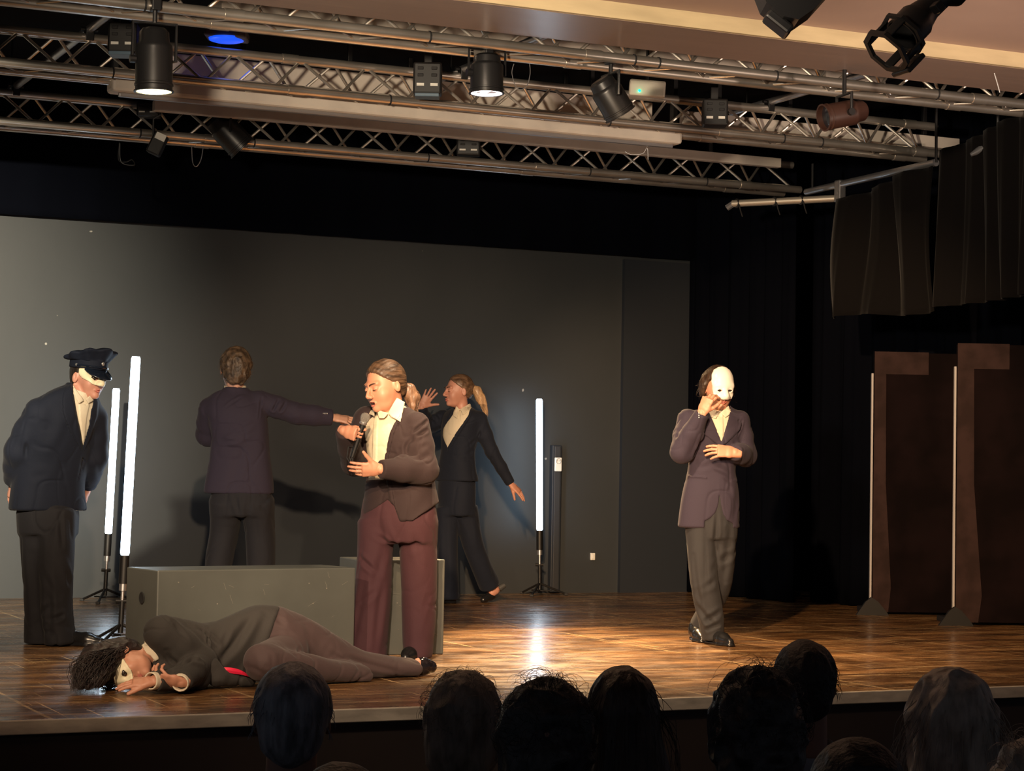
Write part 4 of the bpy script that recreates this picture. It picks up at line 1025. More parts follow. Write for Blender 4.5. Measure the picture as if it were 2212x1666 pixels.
# ================================================================= standing man with the full white mask
def man_mask():
    s = 360.; p, L = person(1545, 1388, 12.5, '', '')
    hd = Frame(L(1551, 842, -.0), (.30, -1, -.16), (.02, -.12, 1), 1.10)
    T = rowsL(L, s, [(1465, 1598, 1136, .125, 0.0), (1474, 1595, 1070, .120, 0), (1487, 1589, 1005, .105, .0), (1486, 1597, 955, .120, 0), (1482, 1602, 915, .118, .005), (1488, 1597, 893, .085, .01), (1526, 1580, 880, .060, .015)])
    shl, e1, wl = L(1485, 905, .0), L(1474, 976, -.09), L(1516, 893, -.20)
    shr, e2, wr = L(1598, 909, .0), L(1611, 984, .0), L(1588, 978, -.19)
    hl = hand_prims(wl, (.36, -.06, .9), (-.55, -.8, .25), 1, (.55, .6, .65, .7), .05, (.5, .5, .3), 1.05)
    hr = hand_prims(wr, (-1, -.05, .10), (.1, -.8, .55), 1, (.22, .25, .28, .3), .09, (.25, .25, .1), 1.12)
    X = lambda *a: XZ(L, a, -.1)
    legs = [dict(rows=[(L(1511, 1130, 0), .085, .105), (L(1519, 1250, -.05), .080, .085), (L(1534, 1330, -.05), .077, .08), (L(1541, 1378, -.05), .068, .085)]),
            dict(rows=[(L(1562, 1130, .0), .085, .10), (L(1557, 1250, .05), .070, .085), (L(1535, 1310, .15), .065, .08), (L(1512, 1352, .22), .06, .075)])]
    JF = [(L(1556, 966, -.12), L(1554, 1085, -.13), .005, .006), (L(1512, 960, -.13), L(1515, 1010, -.13), .02, .004), (L(1507, 1035, -.13), L(1500, 1110, -.13), .006, .003), (L(1602, 905, -.05), L(1592, 950, -.1), .007, .010), (L(1500, 985, -.12), L(1520, 905, -.15), .012, .012), (L(1490, 990, -.1), L(1515, 940, -.17), .010, .010), (L(1540, 1000, -.12), L(1500, 1018, -.12), .015, .006), (L(1598, 1050, -.06), L(1585, 1130, -.1), .02, .005)]
    TF = [(L(1525, 1130, -.12), L(1527, 1290, -.15), .006, -.006), (L(1548, 1100, -.1), L(1545, 1210, -.12), .012, .012), (L(1580, 1120, -.1), L(1555, 1330, -.03), .02, .010), (L(1495, 1300, -.1), L(1550, 1360, -.14), .016, .012), (L(1560, 1320, -.12), L(1510, 1350, -.14), .014, .012), (L(1505, 1280, -.1), L(1545, 1255, -.13), .016, .009), (L(1515, 1365, -.13), L(1562, 1345, -.13), .011, .011), (L(1590, 1180, 0), L(1545, 1230, -.12), .018, .009), (L(1500, 1200, -.1), L(1515, 1330, -.13), .012, .008)]
    b, j, t = figure(p, L, 'man in plum-grey jacket touching his full white face mask, right side of the stage', T, X1, hd, (L(1553, 905, .01), L(1553, 884, .0)),
        [dict(p=[shl, e1, wl], r=[.062, .070, .043], hand=hl), dict(p=[shr, e2, wr], r=[.062, .066, .046], hand=hr)], legs,
        [(L(1537, 1050, 0), .145, .112), (L(1537, 1085, 0), .158, .116), (L(1538, 1135, 0), .150, .115), (L(1538, 1158, 0), .146, .11)], m_suitp, m_trg, sk_warm,
        V=[X((1524, 870), (1532, 893), (1557, 960), (1579, 893), (1586, 870)), X((1554, 1066), (1551, 1092), (1545, 1108), (1535, 1119), (1522, 1126), (1522, 1165), (1584, 1165), (1584, 1133), (1570, 1124), (1562, 1112), (1557, 1094))],
        laps=[(X((1530, 884), (1519, 898), (1514, 916), (1521, 921), (1512, 931), (1532, 947), (1557, 967), (1558, 957), (1533, 893)), .007), (X((1578, 889), (1597, 896), (1603, 902), (1593, 909), (1601, 915), (1598, 927), (1580, 947), (1558, 968), (1557, 957)), .007)],
        pockets=[X((1487, 1027), (1527, 1030), (1527, 1034), (1487, 1031)), X((1580, 1034), (1594, 1037), (1594, 1041), (1580, 1038))],
        wings=[X((1533, 878), (1556, 890), (1547, 905), (1531, 899)), X((1556, 890), (1576, 876), (1582, 893), (1567, 903))], placket=X((1550, 892), (1562, 892), (1563, 1000), (1551, 1000)),
        jf=JF, tf_=TF, jcut=lambda P: np.interp(P[:, 0], [L(1466, 0)[0], L(1597, 0)[0]], [L(0, 1119)[2], L(0, 1133)[2]]).astype(F4)-P[:, 2], shirtz=L(0, 1060)[2], shoes=[(L(1527, 1388, -.0), (.42, -.9, 0), .30, dict(heelh=.03)), (L(1499, 1372, .26), (.1, -1, 0), .29, dict(heelh=.03))])
    dots(j, 'button', [L(1510, 893+i*4.5, -.235) for i in range(3)], .005, m_btn, (-.2, -1, .1)); dots(j, 'button', [L(1597+i*3.5, 985+i*1.5, -.145) for i in range(3)], .0045, m_btn, (.3, -1, .1))
    def hair(P):
        q = hd.q(P); d = hair_field(q, HL, .013, -.055); d = smin(d, ell(q, (-.085, -.02, .0), (.018, .03, .045)), .03); return smin(d, ell(q, (.083, -.02, .005), (.014, .03, .045)), .03)
    def hdz(v, n): return .007*(ridge(v, (14, 14, 34), 2)-.5)+.004*(vnoise(v, (60, 60, 25))-.5)
    hb = sdfobj('hair', hair, hd.c-.2, hd.c+.2, .005, hair_mat('hair_dark_brown', (.020, .011, .007), (.05, .028, .017)), b, hdz); tufts(hb, hair, hd.c, 260, .030, 4, curl=.5)
    egg = [(-.063, .02), (-.066, .05), (-.062, .085), (-.047, .113), (-.022, .128), (0, .132), (.022, .128), (.047, .113), (.062, .085), (.066, .05), (.063, .02), (.058, -.02), (.045, -.043), (.022, -.046), (.009, -.048), (0, -.045), (-.009, -.048), (-.022, -.046), (-.045, -.043), (-.058, -.02)]
    def mask(P):
        q = hd.q(P); X_ = q.copy(); X_[:, 0] = np.abs(X_[:, 0]); f = head_field(q); f = smin(f, ell(q, (0, .005, .045), (.068, .084, .086)), .02)
        d = smax(poly2(q[:, 0], q[:, 2], egg), np.maximum(np.abs(f-.008)-.003, -q[:, 1]-.0), .004)
        return smax(d, -poly2(X_[:, 0], q[:, 2], [(.016, .003), (.024, .008), (.034, .0085), (.044, .003), (.036, -.001), (.024, -.002)]), .003)
    sdfobj('face_mask', mask, hd.c-.2, hd.c+.2, .0032, m_maskw, b)
    eyes(hd, b, m_eyed, .0162)
man_mask()
# ================================================================= singer at the front
def singer():
    s = 409.; p, L = person(850, 1423, 11.0, '', '')
    hd = Frame(L(831, 836, -.02), (-.74, -.66, -.20), (-.24, -.10, 1), 1.13)
    sd = (.80, -.60, 0); sp = (.92, -.38, 0)
    T = [(L(868, 1120, .0), .215, .150, sp), (L(866, 1060, 0), .190, .140, sp), (L(860, 1000, 0), .180, .142, sd), (L(855, 950, -.0), .190, .145, sd), (L(853, 918, .01), .188, .125, sd), (L(852, 897, .02), .160, .080, sd), (L(850, 878, .025), .075, .06, sd)]
    sh, e1, w1 = L(899, 918, -.10), L(917, 1016, -.15), L(822, 1014, -.32)
    s2, e2, w2 = L(793, 908, .10), L(766, 1000, .02), L(776, 940, -.29)+.03*np.array([-.6, -.75, .1])-.085*np.array([.75, -.62, -.2])
    h1 = hand_prims(w1, (-1, -.12, -.05), (.02, -.85, -.35), 1, (.12, .15, .2, .28), .06, (.75, .0, -.1), 1.0)
    h2 = hand_prims(w2, (.75, -.62, -.2), (-.60, -.75, .1), -1, (.95, 1.0, 1.0, 1.05), .0, (.35, .5, .4), 0.93, .15)
    X = lambda *a: XZ(L, a, -.12)
    legs = [dict(rows=[(L(812, 1130, .02), .095, .11), (L(808, 1230, -.01), .093, .10), (L(800, 1320, -.02), .100, .10), (L(787, 1412, -.02), .118, .12)], side=(1, 0, 0)),
            dict(rows=[(L(902, 1130, .02), .105, .115), (L(905, 1230, .03), .093, .10), (L(905, 1320, .05), .088, .10), (L(902, 1415, .05), .078, .12)], side=(1, 0, 0))]
    JF = [(L(935, 900, -.12), L(885, 940, -.2), .008, .012), (L(932, 925, -.15), L(884, 950, -.22), .008, .010), (L(884, 935, -.2), L(882, 995, -.22), .006, .010), (L(925, 960, -.2), L(890, 975, -.24), .012, .007), (L(925, 985, -.2), L(885, 1000, -.24), .012, .008), (L(930, 1070, -.12), L(880, 1130, -.17), .03, .006), (L(860, 1050, -.15), L(925, 1025, -.2), .014, .01)]
    TF = [(L(835, 1110, -.1), L(855, 1190, -.1), .012, .016), (L(772, 1200, -.08), L(815, 1240, -.13), .012, .010), (L(830, 1190, -.1), L(800, 1290, -.13), .02, .008), (L(790, 1240, -.12), L(760, 1390, -.12), .02, .010), (L(825, 1260, -.1), L(812, 1410, -.14), .018, .010), (L(890, 1130, -.1), L(915, 1260, -.12), .02, .010), (L(870, 1210, -.1), L(925, 1180, -.12), .012, .008), (L(885, 1290, -.1), L(890, 1415, -.1), .018, .012), (L(925, 1290, -.05), L(905, 1380, -.1), .014, .008), (L(800, 1150, -.12), L(850, 1180, -.1), .012, .010), (L(782, 1300, -.12), L(815, 1275, -.13), .014, .008)]
    Vp = X((786, 868), (783, 940), (784, 1038), (842, 1036), (838, 990), (851, 935), (871, 893), (866, 862))
    low = X((774, 1121), (812, 1098), (838, 1079), (852, 1092), (872, 1144), (740, 1180), (740, 1130))
    def jcut(P):
        a = L(955, 1080); c = L(871, 1142); n = nrm(np.array([c[2]-a[2], 0, -(c[0]-a[0])])); n = n if n[2] < 0 else -n
        return (P-A3(*a))@A3(*n)
    b, j, t = figure(p, L, 'woman in dark blazer and plum flared trousers speaking into a microphone, front centre', T, sd, hd, (L(850, 905, .02), L(850, 884, -.0)),
        [dict(p=[sh, e1, w1], r=[.068, .074, .046], hand=h1, n=8, fd=.014), dict(p=[s2, e2, w2], r=[.075, .068, .045], hand=h2)], legs,
        [(L(862, 1070, .01), .185, .135, sp), (L(862, 1120, .01), .208, .148, sp), (L(860, 1165, .02), .197, .135, sp)], mat('blazer_brown_black', (.027, .018, .020), .8, spec=.18, sheen=.04, bump=(220, .12)), m_wine, sk_warm,
        V=[Vp], cuts=[low], laps=[(X((865, 884), (870, 893), (852, 935), (839, 990), (843, 1036), (853, 1090), (871, 1140), (862, 1140), (846, 1095), (836, 1040), (831, 990), (843, 935)), .004)],
        wings=[X((856, 858), (874, 868), (866, 913), (844, 900), (838, 892)), X((812, 884), (838, 893), (828, 905), (816, 903)), X((790, 880), (806, 884), (808, 900), (792, 893))], placket=X((806, 895), (816, 895), (810, 1035), (800, 1035)),
        jf=JF, tf_=TF, shirtz=L(0, 1037)[2], wing_off=.030, hf=dict(mouth=.9, fat=.008), neckr=.062, jcut=jcut, tamp=.009, shoes=[(L(800, 1423, .03), (-.5, -.85, 0), .24, {}), (L(905, 1423, .08), (-.3, -.95, 0), .24, {})], yf=.03)
    def hair(P):
        q = hd.q(P); d = hair_field(q, [(-.06, -.06), (-.02, -.03), (.0, -.020), (.02, .008), (.05, .045), (.08, .064), (.1, .075), (.14, .08)], .010, -.06, .008)
        return smin(d, rc(q, (0, -.09, -.01), (0, -.112, -.03), .026, .022), .02)
    def tail(P):
        q = hd.q(P); return smin(chain(q, [(0, -.105, -.02), (.0, -.128, -.045), (-.01, -.140, -.085), (-.015, -.128, -.120), (-.01, -.115, -.145)], [.020, .036, .034, .022, .005], .01), 9+0*q[:, 0], .01)
    def hdz(v, n):
        q = hd.q(v); a = np.arctan2(q[:, 0], q[:, 2]+.01); o = .0009*np.sin(a*34+6*vnoise(q, (8, 8, 8)))*(q[:, 1] > -.1); t_ = q[:, 1] < -.09
        return o+np.where(t_, .006*(ridge(v, (26, 26, 9), 2)-.5), 0)-.004*np.exp(-(q[:, 0]/.003)**2)*(q[:, 1] > -.02)
    hb = sdfobj('hair', hair, hd.c-.26, hd.c+.26, .0045, hair_mat('hair_light_brown', (.030, .017, .010), (.105, .060, .034), (22, 9, 60), .5), b, hdz)
    tl = sdfobj('ponytail', tail, hd.c-.26, hd.c+.26, .0045, hair_mat('hair_tail_brown', (.07, .038, .024), (.19, .11, .068), (50, 50, 9)), b, lambda v, n: .007*(ridge(v, (40, 40, 9), 2)-.5))
    rr = random.Random(5); m = MB(); B_ = lambda *a: hd.w(*a)
    for i in range(90):
        x = rr.uniform(-.03, .03); st_ = B_(x, -.11, -.02+rr.uniform(-.02, .01)); en = B_(x*.8-.01+rr.uniform(-.02, .02), -.12+rr.uniform(-.02, .01), -.15+rr.uniform(-.02, .03)); m.tube(bez([st_, B_(x*1.3, -.150+rr.uniform(-.015, .01), -.07), en], 5), [.0011]*10+[.0004], 3, cap=False)
    join_mesh(tl, m)
    face_marks(hd, b, m_brow)
    # microphone with its lead
    m0 = L(787, 908, -.285); m1 = L(757, 1000, -.265); d = nrm(m0-m1); P0 = np.array(p)
    t = empty('microphone', tuple(P0), -YAW, 'black handheld microphone with silver-grey ball held by the woman speaking at front centre', 'microphone')
    RR = aimR(d)
    MB().lathe([(0, -.2), (.011, -.2), (.012, -.17), (.0165, -.03), (.0175, -.022)], 24, o=m0, R=RR).build('handle', m_blackm, t, smooth=True)
    MB().lathe([(.0175, -.024), (.020, -.02), (.020, -.012), (.0175, -.01)], 24, o=m0, R=RR).build('collar_ring', m_steel, t, smooth=True)
    MB().lathe([(.0175, -.012), (.0225, .0), (.0252, .014), (.0225, .028), (.014, .037), (0, .040)], 28, o=m0, R=RR).build('ball_grille', mat('mic_mesh', (.30, .29, .27), .45, metal=.6, bump=(400, .8)), t, smooth=True)
    g = MB()
    c0 = m0-d*.2
    for dx in (-.008, .008):
        P = [c0+np.array([dx*.3, 0, 0]), c0+np.array([dx-.004, .0, -.03]), L(752+dx*300, 990, -.24), L(757+dx*500, 965, -.22), c0+np.array([.02+dx, .02, .05])]
        g.tube(P, .0035, 8)
    tag(g.build('lead', m_rubber, t, smooth=True), 'black lead looped at the handle')
singer()
E2 = 0
# ================================================================= man seen from behind with one arm stretched out
def man_back():
    s = 350.; p, L = person(515, 1360, 12.9, '', '')
    hd = Frame(L(508, 800, .0), (-.28, 1, -.05), (.05, 0, 1), 1.10)
    T = rowsL(L, s, [(441, 591, 1062, .125, 0), (446, 589, 1030, .125, 0), (454, 583, 980, .115, 0), (456, 580, 940, .12, 0), (447, 577, 900, .125, 0), (446, 568, 870, .105, .0), (458, 552, 851, .075, .0), (482, 540, 842, .06, .0)])
    s1, e1, w1 = L(560, 868, .0), L(640, 893, .04), L(718, 902, .08)
    s2, e2, w2 = L(456, 885, .02), L(450, 938, .13), L(505, 925, .30)
    h1 = hand_prims(w1, (1, .05, -.12), (.05, -.55, .85), -1, (.18, .2, .25, .3), .12, (.4, .9, .1), 1.05)
    h2 = hand_prims(w2, (.8, .1, .5), (0, 1, .2), 1, (.4,)*4, .05)
    side = (1, .0, 0)
    legs = [dict(rows=[(L(490, 1085, 0), .105, .115), (L(484, 1150, .03), .088, .10), (L(472, 1215, .0), .082, .095), (L(466, 1290, -.05), .075, .09), (L(462, 1346, -.08), .07, .085)]),
            dict(rows=[(L(555, 1085, 0), .105, .115), (L(562, 1150, .03), .090, .10), (L(564, 1215, .0), .084, .095), (L(562, 1290, -.05), .075, .09), (L(560, 1346, -.08), .07, .085)])]
    y = -.135
    JF = [(L(560, 905, y), L(500, 925, y), .008, .012), (L(572, 915, y), L(470, 955, y), .010, .014), (L(570, 930, y), L(480, 968, y), .009, .013), (L(455, 940, y), L(520, 948, y), .009, .012), (L(460, 958, y), L(540, 962, y), .008, .010), (L(575, 900, y), L(565, 1000, y), .02, .006), (L(485, 850, y), L(515, 858, y), .008, .006), (L(535, 848, -.09), L(480, 885, y), .009, .012), (L(552, 985, y), L(554, 1055, y), .005, .009), (L(520, 975, y), L(500, 1050, y), .03, .005), (L(470, 990, y), L(520, 975, y), .012, .006), (L(565, 860, -.06), L(560, 905, -.1), .007, .008),
          (L(580, 905, -.07), L(603, 862, -.04), .008, .012), (L(598, 903, -.07), L(618, 868, -.03), .008, .010)]
    TF = [(L(505, 1070, y), L(530, 1150, y), .014, .014), (L(525, 1060, y), L(520, 1130, y), .010, .012), (L(535, 1090, y), L(590, 1190, y), .012, .016), (L(530, 1120, y), L(565, 1175, y), .012, .010), (L(470, 1190, y), L(512, 1145, y), .012, .012), (L(460, 1180, y), L(505, 1150, y), .012, .010), (L(500, 1100, y), L(480, 1160, y), .016, .008), (L(575, 1150, y), L(585, 1215, y), .016, .012)]
    b, j, t = figure(p, L, 'man seen from behind in plum-navy suit, arm stretched right, behind the long box', T, side, hd, (L(508, 862, .02), L(508, 834, .015)),
        [dict(p=[s1, e1, w1], r=[.070, .066, .050], hand=h1, n=5, fd=.006), dict(p=[s2, e2, w2], r=[.080, .074, .05], hand=h2)], legs,
        [(L(520, 1020, 0), .17, .11), (L(523, 1080, 0), .192, .12), (L(522, 1110, 0), .185, .115)], m_suit, m_trd, sk_light,
        V=(), jf=JF, tf_=TF, jamp=.006, tamp=.009, shoes=[(L(462, 1360, -.12), (-.3, 1, 0), .29, {}), (L(560, 1360, -.12), (.3, 1, 0), .29, {})])
    dots(j, 'button', [L(693+i*4.5, 893.5, .016) for i in range(4)], .005, m_silver, (0, -1, .3))
    def hair(P):
        q = hd.q(P); d = hair_field(q, HL, .012, -.075); d = smin(d, ell(q, (0, -.075, -.03), (.055, .035, .05)), .03)
        return d
    def hdz(v, n): return .012*(ridge(v, (30, 30, 26), 2)-.5)+.006*(vnoise(v, (70, 70, 60))-.5)
    hb = sdfobj('hair', hair, hd.c-.22, hd.c+.22, .0042, hair_mat('hair_brown_curl', (.03, .019, .011), (.11, .07, .04), (34, 34, 22), .6), b, hdz); tufts(hb, hair, hd.c, 700, .026, 6)
    def tie(P): q = hd.q(P); return smax(np.abs(rc(P, L(508, 862, .02), L(508, 832, .015), .062, .062)-.006)-.002, np.abs(P[:, 2]-L(0, 833)[2])-.012, .002)
    sdfobj('shirt_collar', tie, L(508, 850)-.14, L(508, 850)+.14, .004, m_shirt, b)
# ================================================================= woman with a ponytail at the back wall
def woman_back():
    s = 285.; p, L = person(1000, 1304, 15.8, '', '')
    hd = Frame(L(990, 846, -.0), (-.90, -.42, -.10), (-.02, 0, 1), 1.06)
    sd = (.62, -.78, 0)
    T = [(L(987, 1036, 0), .195, .125, sd), (L(988, 1000, 0), .155, .115, sd), (L(990, 970, 0), .145, .11, sd), (L(995, 930, 0), .165, .125, sd), (L(998, 905, .0), .185, .11, sd), (L(998, 889, .01), .150, .08, sd), (L(998, 879, .01), .06, .05, sd)]
    s1, e1, w1 = L(957, 903, .14), L(918, 925, .08), L(911, 880, -.06)
    s2, e2, w2 = L(1034, 906, -.06), L(1062, 975, -.02), L(1103, 1045, .02)
    h1 = hand_prims(w1, (.50, -.1, .86), (-.1, .95, .2), -1, (.06, .08, .06, .05), .14, (.85, -.1, -.1), 1.0)
    h2 = hand_prims(w2, (.75, .0, -.66), (.5, -.45, .6), 1, (.12, .15, .2, .25), .03, (.25, .4, .1), 1.0)
    X = lambda *a: XZ(L, a, -.1)
    legs = [dict(rows=[(L(968, 1100, .0), .09, .10), (L(966, 1180, .0), .078, .085), (L(968, 1292, -.0), .085, .10)], side=X1),
            dict(rows=[(L(1006, 1100, .0), .095, .10), (L(1020, 1170, .05), .080, .085), (L(1038, 1220, .12), .075, .08), (L(1056, 1262, .22), .08, .085)], side=X1, foot=[L(1058, 1255, .22), L(1070, 1275, .24), L(1056, 1292, .18)], fr=[.04, .032, .02])]
    JF = [(L(1030, 950, -.1), L(985, 975, -.12), .012, .006), (L(1050, 900, -.08), L(1030, 955, -.1), .008, .008), (L(985, 985, -.12), L(1030, 975, -.1), .014, .005)]
    TF = [(L(1010, 1120, -.1), L(1040, 1230, -.05), .02, .010), (L(990, 1100, -.1), L(1000, 1180, -.1), .014, .012), (L(960, 1120, -.1), L(965, 1280, -.1), .02, .006), (L(1010, 1060, -.1), L(985, 1120, -.1), .02, .006)]
    b, j, t = figure(p, L, 'woman in navy suit with blonde ponytail, one hand raised, near the back wall', T, sd, hd, (L(1000, 900, .01), L(997, 884, .0)),
        [dict(p=[s1, e1, w1], r=[.062, .055, .040], hand=h1), dict(p=[s2, e2, w2], r=[.064, .050, .036], hand=h2, fd=.005)], legs,
        [(L(988, 1015, 0), .15, .11, sd), (L(987, 1060, 0), .165, .12, sd), (L(987, 1110, .0), .155, .115, sd)], m_suitd, m_suitd, sk_rose,
        V=[X((984, 868), (978, 895), (957, 925), (955, 940), (967, 969), (985, 938), (1012, 898), (1020, 866))],
        laps=[(X((1021, 872), (1027, 880), (1014, 905), (990, 942), (969, 975), (966, 968), (985, 936), (1013, 896)), .004)],
        wings=[X((985, 876), (993, 884), (988, 905), (979, 899)), X((993, 884), (1019, 868), (1019, 882), (1001, 898))], jf=JF, tf_=TF, neckr=.05, hf=dict(fat=-.002), shirtz=L(0, 1000)[2], yf=.06, jamp=.004, shoes=[(L(984, 1304, .02), (-.9, -.4, 0), .24, {})])
    h = L(1060, 1287, .20)
    so = sdfobj('shoe', lambda P: smax(smin(rc(P, h, L(1044, 1296, .14), .036, .024), rc(P, h, L(1078, 1274, .25), .030, .026), .02), (P-h)@A3(.45, 0, .9)-.012, .004), h-.16, h+.18, .005, m_shoe, b)
    tag(MB().tube([L(1078, 1272, .26), L(1090, 1264, .27)], [.028, .020], 14).build('heel', mat('grey_shoe_heel', (.05, .05, .05), .5), so, smooth=True), 'grey heel')
    def hair(P):
        q = hd.q(P); d = hair_field(q, [(-.06, -.06), (-.02, -.03), (.0, -.024), (.02, .0), (.05, .04), (.08, .062), (.1, .072), (.14, .08)], .007, -.05, .008)
        return smin(d, rc(P, hd.w(0, -.095, .035), L(1022, 837, .02), .024, .02), .02)
    def hdz(v, n): return .004*(ridge(v, (50, 50, 9), 2)-.5)
    sdfobj('hair', hair, hd.c-.26, hd.c+.26, .0045, hair_mat('hair_pulled_brown', (.06, .034, .020), (.17, .10, .06), (14, 50, 40)), b, hdz)
    tl = sdfobj('ponytail', lambda P: chain(P, [L(1021, 836, .02), L(1030, 844, .02), L(1038, 860, .01), L(1045, 878, .01), L(1052, 898, .0)], [.020, .034, .036, .028, .006], .01), hd.c-.1, hd.c+.34, .0045, hair_mat('hair_blonde', (.22, .125, .065), (.55, .36, .20), (50, 50, 5)), b, lambda v, n: .005*(ridge(v, (44, 44, 6), 2)-.5))
    rr = random.Random(8); m = MB()
    for i in range(70):
        o_ = np.array([rr.uniform(-.026, .026), rr.uniform(-.03, .03), 0]); m.tube(bez([L(1022, 836, .02)+o_*.4, L(1037, 856, .01)+o_*1.35, L(1051, 896+rr.uniform(-8, 6), 0)+o_*.5], 5), [.0012]*10+[.0004], 3, cap=False)
    join_mesh(tl, m)
    face_marks(hd, b, m_brow, w=.0018)
# ================================================================= man in the peaked cap, leaning forward
def officer():
    s = 387.; p, L = person(112, 1390, 11.6, '', '')
    hd = Frame(L(190, 817, -.02), (.78, -.60, -.10), (.10, 0, 1), 1.06)
    sd = (.70, .62, 0); sp = (.80, .5, 0)
    T = [(L(104, 1098, .0), .215, .14, sp), (L(104, 1050, 0), .200, .14, sp), (L(112, 1000, -.01), .200, .145, sp), (L(126, 950, -.03), .205, .15, sd), (L(138, 905, -.05), .215, .14, sd), (L(146, 872, -.06), .195, .11, sd), (L(156, 848, -.06), .135, .08, sd), (L(168, 832, -.05), .065, .055, sd)]
    s1, e1, w1 = L(85, 895, -.16), L(42, 975, -.12), L(30, 1040, .02)
    s2, e2, w2 = L(200, 905, .05), L(204, 990, .08), L(190, 1050, .20)
    h1 = hand_prims(w1, (-.25, .1, -.95), (-.8, -.5, .1), 1, (.25, .3, .35, .4), .05, (.4, .2, .1), 1.0)
    h2 = hand_prims(w2, (-.3, .3, -.9), (.6, .3, .1), 1, (.4,)*4, .05)
    X = lambda *a: XZ(L, a, -.12)
    legs = [dict(rows=[(L(85, 1110, .02), .115, .13), (L(88, 1210, .0), .105, .115), (L(88, 1310, .02), .093, .11), (L(86, 1388, .04), .087, .12)], side=X1),
            dict(rows=[(L(125, 1110, -.02), .105, .12), (L(122, 1210, -.06), .092, .11), (L(124, 1310, -.04), .082, .105), (L(130, 1387, -.04), .088, .115)], side=X1)]
    JF = [(L(120, 870, -.2), L(100, 960, -.24), .03, .006), (L(172, 975, -.2), L(168, 1095, -.17), .007, .010), (L(60, 900, -.2), L(55, 1000, -.2), .01, .012), (L(150, 930, -.2), L(110, 1010, -.2), .03, .006), (L(75, 1030, -.18), L(140, 1020, -.2), .02, .005), (L(188, 880, -.1), L(178, 965, -.15), .01, .006)]
    TF = [(L(130, 1110, -.14), L(135, 1180, -.15), .012, .008), (L(125, 1200, -.14), L(150, 1260, -.1), .014, .014), (L(110, 1150, -.14), L(108, 1370, -.14), .016, .014), (L(70, 1200, -.12), L(80, 1360, -.1), .022, .009), (L(60, 1340, -.1), L(110, 1310, -.14), .014, .010), (L(110, 1340, -.14), L(150, 1325, -.14), .012, .012), (L(55, 1365, -.1), L(100, 1350, -.14), .012, .010), (L(95, 1230, -.14), L(125, 1290, -.14), .016, .009)]
    b, j, t = figure(p, L, 'man in navy suit, peaked cap and cream half mask leaning forward, far left', T, sd, hd, (L(163, 868, -.05), L(172, 846, -.045)),
        [dict(p=[s1, e1, w1], r=[.088, .082, .055], hand=h1, fd=.006), dict(p=[s2, e2, w2], r=[.085, .07, .05], hand=h2)], legs,
        [(L(104, 1060, 0), .16, .13, sp), (L(104, 1110, .0), .168, .14, sp), (L(104, 1150, .0), .165, .135, sp)], m_navy, m_trd, sk_rose,
        V=[X((150, 815), (158, 842), (167, 890), (172, 930), (175, 970), (190, 925), (197, 875), (201, 850), (197, 815)), X((160, 1038), (169, 1005), (171, 1030), (168, 1075), (175, 1110), (188, 1110), (182, 1010), (172, 985))],
        laps=[(X((153, 828), (142, 850), (143, 885), (155, 930), (174, 976), (173, 940), (167, 885), (159, 845)), .006), (X((199, 850), (206, 868), (205, 900), (190, 945), (176, 976), (176, 966), (192, 915), (197, 870)), .005)],
        wings=[X((156, 828), (178, 858), (181, 866), (172, 874), (163, 852)), X((184, 862), (196, 848), (197, 866), (189, 872))], placket=X((172, 872), (190, 872), (182, 935), (177, 960)),
        jf=JF, tf_=TF, jamp=.006, tamp=.010, yf=-.02, jcol=.002, neckr=.053, shoes=[(L(75, 1390, .09), (.75, -.5, 0), .29, dict(heelh=.025)), (L(122, 1388, -.02), (.95, -.25, 0), .30, dict(heelh=.025))])
    def hair(P): q = hd.q(P); return hair_field(q, HL, .006, -.065)
    sdfobj('hair', hair, hd.c-.2, hd.c+.2, .0045, hair_mat('hair_black_short', (.012, .009, .008), (.03, .022, .018)), b)
    def mask(P):
        q = hd.q(P); X_ = q.copy(); X_[:, 0] = np.abs(X_[:, 0]); f = head_field(q)
        o = [(0, .042), (.03, .046), (.06, .05), (.082, .044), (.080, .02), (.066, -.012), (.045, -.030), (.02, -.036), (0, -.038)]
        o = o+[(-x, z) for x, z in o[::-1][1:-1]]
        d = smax(poly2(q[:, 0], q[:, 2], o), np.maximum(np.abs(f-.006)-.0028, .012-q[:, 1]), .003)
        return smax(d, -poly2(X_[:, 0], q[:, 2], [(.014, .0), (.02, .011), (.034, .015), (.048, .010), (.052, .004), (.036, -.008), (.020, -.009)]), .003)
    sdfobj('half_mask', mask, hd.c-.18, hd.c+.18, .0032, m_mask, b); eyes(hd, b, m_eyed, .0155)
    # cap
    C = Frame(hd.w(0, -.008, .060), hd.R[:, 1], hd.R[:, 2], 1.0)
    def band(P): q = C.q(P); d = ell(q, (0, 0, .0), (.096, .116, 5)); return smax(smax(d, np.abs(q[:, 2]-.012)-.026, .004), -(d+.012), .003)
    cb = sdfobj('cap', band, C.c-.2, C.c+.2, .005, m_cap, b)
    def crown(P):
        q = C.q(P); x, y, z = q[:, 0], q[:, 1], q[:, 2]; a = np.arctan2(x, y); r = np.sqrt((x/.128)**2+((y+.0)/.146)**2)
        z = z-.20*y; h = .088+.010*(y/.14)+.007*np.cos(a*8)*np.clip(r, 0, 1); w = 1+.05*np.cos(a*8)
        side_ = (r-w*(.78+.30*np.clip((z-.02)/.05, 0, 1)-.9*np.clip(z-(h-.012), 0, .03)/.03*.15))*.13
        return smax(smax(side_, z-h+.022*r*r, .012), .028-q[:, 2], .008)
    sdfobj('crown', crown, C.c-.24, C.c+.24, .005, m_cap, cb, cloth(.004, (9, 9, 9), (20, 20, 20)))
